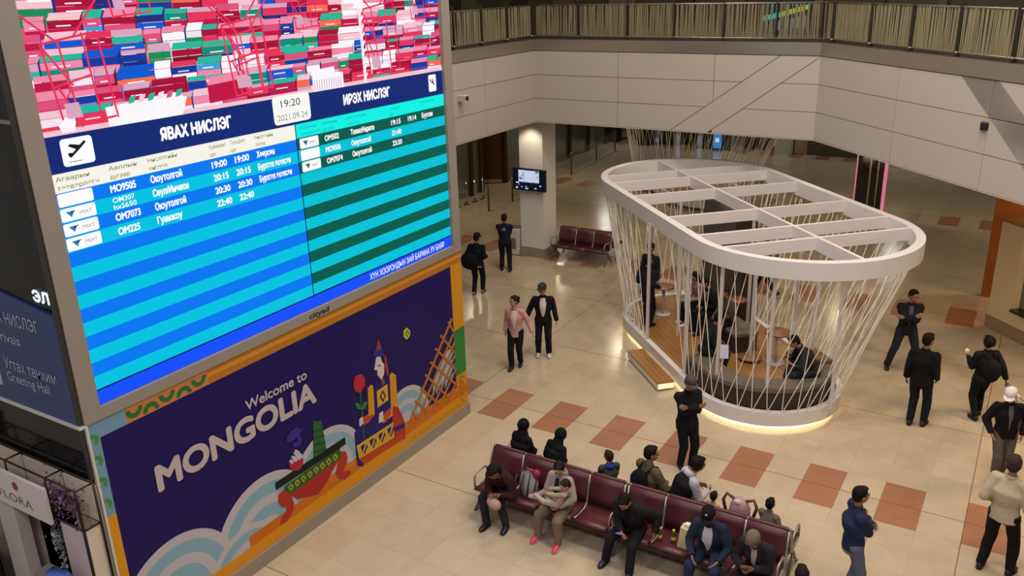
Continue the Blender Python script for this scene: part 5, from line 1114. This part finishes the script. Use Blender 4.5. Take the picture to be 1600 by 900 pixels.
_, MC, JC = sit('person in pale grey hoodie and taupe trousers with bright pink trainers holding a child', -5.5, YN, face=176, h=1.66, seat=.46, upper='#9a918b', lower='#7a6a5c', shoe='#e0405c', sock='#d0c8c4', hair='#1c1513', female=True, fat=1.18, bulk=1.1, lean=6, head=(25, 28, 0), hands=((.0, .36, .72), (-.14, .32, .7)), elbows=((1, -.5, -.5), (-1, -.5, -.5)), feet=((.22, .4, .08), (-.18, .42, .08)), hood='down', skin='#b38468', shirt='#1f2028')
# child lying across the lap
person('small child in beige lying across the lap of the grey hoodie person, pink shoes', (-5.42, YN-.3), 100, h=.95, pose='sit', pelvis=(0, .0, .0), z0=.74, feet=((.08, .72, -.02), (-.1, .62, .16)), hands=((.1, .35, .3), (-.12, .3, .28)), lean=-32, head=(40, 25, 0), upper='#b09a88', lower='#a89a90', shoe='#c9919a', hair='#2a211e', headscale=1.45, bulk=.7, skin='#b88a70', group=None)
_, M_, J = sit('person in black jacket looking down at a lilac phone between the two benches', -4.28, YN, face=178, h=1.76, seat=.45, upper='#1d1c20', lower='#1b1a1e', shoe='#1e2244', hair='#17130f', lean=24, head=(0, 45, 0), hands=((.02, .42, .66), (-.36, .1, .6)), feet=((.28, .38, .08), (-.16, .5, .08)), bulk=1.2, shirt='#111113', fat=1.05, sock=None, skin='#a07058')
g = empty('phone', M_((.02, .5, .68)), label='lilac phone in the hand of the person in black', cat='phone')
def phone(P, m_, g, rz=0): 
    o = MB().box((-.04, -.075, -.005), (.04, .075, .005), bev=.003).build('phone_body', [m_], g, loc=P); o.rotation_euler = (-.5, 0, rz); return o
phone(M_((.0, .5, .69)), mat('phone_lilac', '#8a86d8', .3), g)
_, M_, J = sit('person in denim jacket over a white shirt wearing a black cap with emblem', -3.12, YN, face=182, h=1.74, seat=.45, upper='#232b3e', lower='#26304a', shoe='#222222', hat='cap', hatc='#101114', lean=14, head=(0, 22, 0), hands=((.16, .38, .62), (-.2, .36, .62)), feet=((.2, .42, .08), (-.2, .42, .08)), bulk=1.2, shirt='#b9b9c4', open_front=True, skin='#a8755e', fat=1.06)
pdn = bpy.data.objects[[o.name for o in bpy.data.objects if o.get('label', '').startswith('person in denim')][0]]
Hc = V3(J['head']); me_ = MB().ell(Hc+V3((.0, .112, .075)), (.024, .01, .018), None, 10, 6).mesh('cap_emblem', mat('emblem_silver', '#a8a8ac', .4)); oe = bpy.data.objects.new('cap_emblem', me_); C.objects.link(oe); oe.parent = pdn; oe.scale = (J['k'],)*3
_, M_, J = sit('person in dark jacket and grey brown flat cap looking at a phone, last seat', -2.42, YN-.04, face=176, h=1.74, seat=.45, upper='#26232a', lower='#1e1d22', shoe='#1a1614', hat='flat', hatc='#6b6058', lean=22, head=(0, 40, 0), hands=((.12, .4, .74), (-.04, .4, .76)), feet=((.2, .42, .08), (-.2, .42, .08)), bulk=1.2, shirt='#a8a4ac', skin='#7c5a48', fat=1.08)
g = empty('phone', M_((.06, .48, .78)), label='black phone in the hand of the person in the grey brown cap', cat='phone'); phone(M_((.04, .49, .79)), mat('black_plastic'), g, .5)
# ---- people on the far side of the benches, facing the pavilion (face 0) ----
YQ = YB+.27+.24
sit('person wrapped in a long black headscarf on the back row, first from the left', -6.72, YQ-.04, face=-12, h=1.5, bulk=1.5, upper='#0f0e10', lower='#101012', hood='up', hoodc='#0f0d10', lean=8, head=(-20, 5, 0), female=True)
sit('person in black hooded jacket with a small white mark on the shoulder, back row', -6.15, YQ-.04, face=-20, h=1.46, upper='#101013', lower='#101012', hood='up', hoodc='#100f12', lean=22, head=(-30, 15, 0), bulk=1.2)
sit('child in blue hooded jacket with a hand at the mouth, back row', -5.1, YQ+.02, face=50, h=1.26, seat=.43, foot=.3, upper='#3a4038', lower='#262a33', hood='down', hoodc='#1f3fae', hair='#2f2119', hands=((.05, .28, .98), (-.1, .3, .7)), head=(20, 0, 0), headscale=1.12, skin='#a87860')
_, M_, J = sit('person in olive shirt with a black backpack seated on the back row', -4.42, YQ+.0, face=-25, h=1.78, upper='#5c513c', lower='#3e4656', hair='#171210', head=(-30, 5, 0), hands=((.2, .3, .62), (-.1, .35, .62)))
g = empty('backpack', M_((0, -.2, .8)), label='black backpack worn by the person in the olive shirt', cat='backpack')
blob('pack_body', M_(J['chest']-J['fy']*.19-J['up']*.03), (.15, .1, .21), cloth('#131316'), g, seed=13)
straps(g, M_, J, '#131316')
sit('person in black vest over a white hooded sweater bending to a child, back row', -3.98, YQ+.04, face=-50, h=1.72, upper='#b4b0b6', lower='#4c5a6c', hood='down', hoodc='#b9b5ba', vest='#131215', hair='#120e0d', hair_style='bob', lean=26, head=(0, 18, 0), hands=((.05, .5, .72), (-.2, .45, .7)))
sit('small child with round dark hair beside the black vest, back row', -3.38, YQ+.0, face=-20, h=.86, seat=.43, foot=.25, upper='#b08f80', lower='#6d5a58', hair='#1c1310', headscale=1.3, hands=((.1, .25, .62), (-.1, .25, .62)))
_, M_, J = sit('child in patterned top on the back row in front of the flat cap person', -2.55, YQ+.0, face=-15, h=1.16, seat=.43, foot=.3, upper='#6d5d56', lower='#2a2a30', hair='#140f0d', headscale=1.15, hands=((.12, .2, .98), (-.1, .25, .62)))
g = empty('child_bag', (-2.95, YQ, .5), label='pink flowered child bag with brown handles on the back bench', cat='bag')
blob('bag_body', (-2.98, YQ+.0, .72), (.16, .12, .24), mat('bag_pink', '#b3878c', .5, noise=.35, nscale=18), g, seed=15)
for s in (-1, 1): MB().tube([(-2.98+.06*s, YQ, .9), (-2.98+.2*s, YQ, .97), (-2.98+.25*s, YQ, .85), (-2.98+.2*s, YQ, .66)], .025, 8).build('handle', [mat('handle_brown', '#5f4034', .5)], g)
blob('ribbon', (-3.0, YQ-.06, .9), (.06, .04, .05), mat('ribbon_pale', '#cbb0b2', .5), g, seed=3)
# the head at the lower edge
stand('person of whom only the dark hair shows at the lower edge of the picture', -1.63, 8.85, 10, h=1.62, upper='#2a282c', lower='#1d1d20', hair='#1b1411')
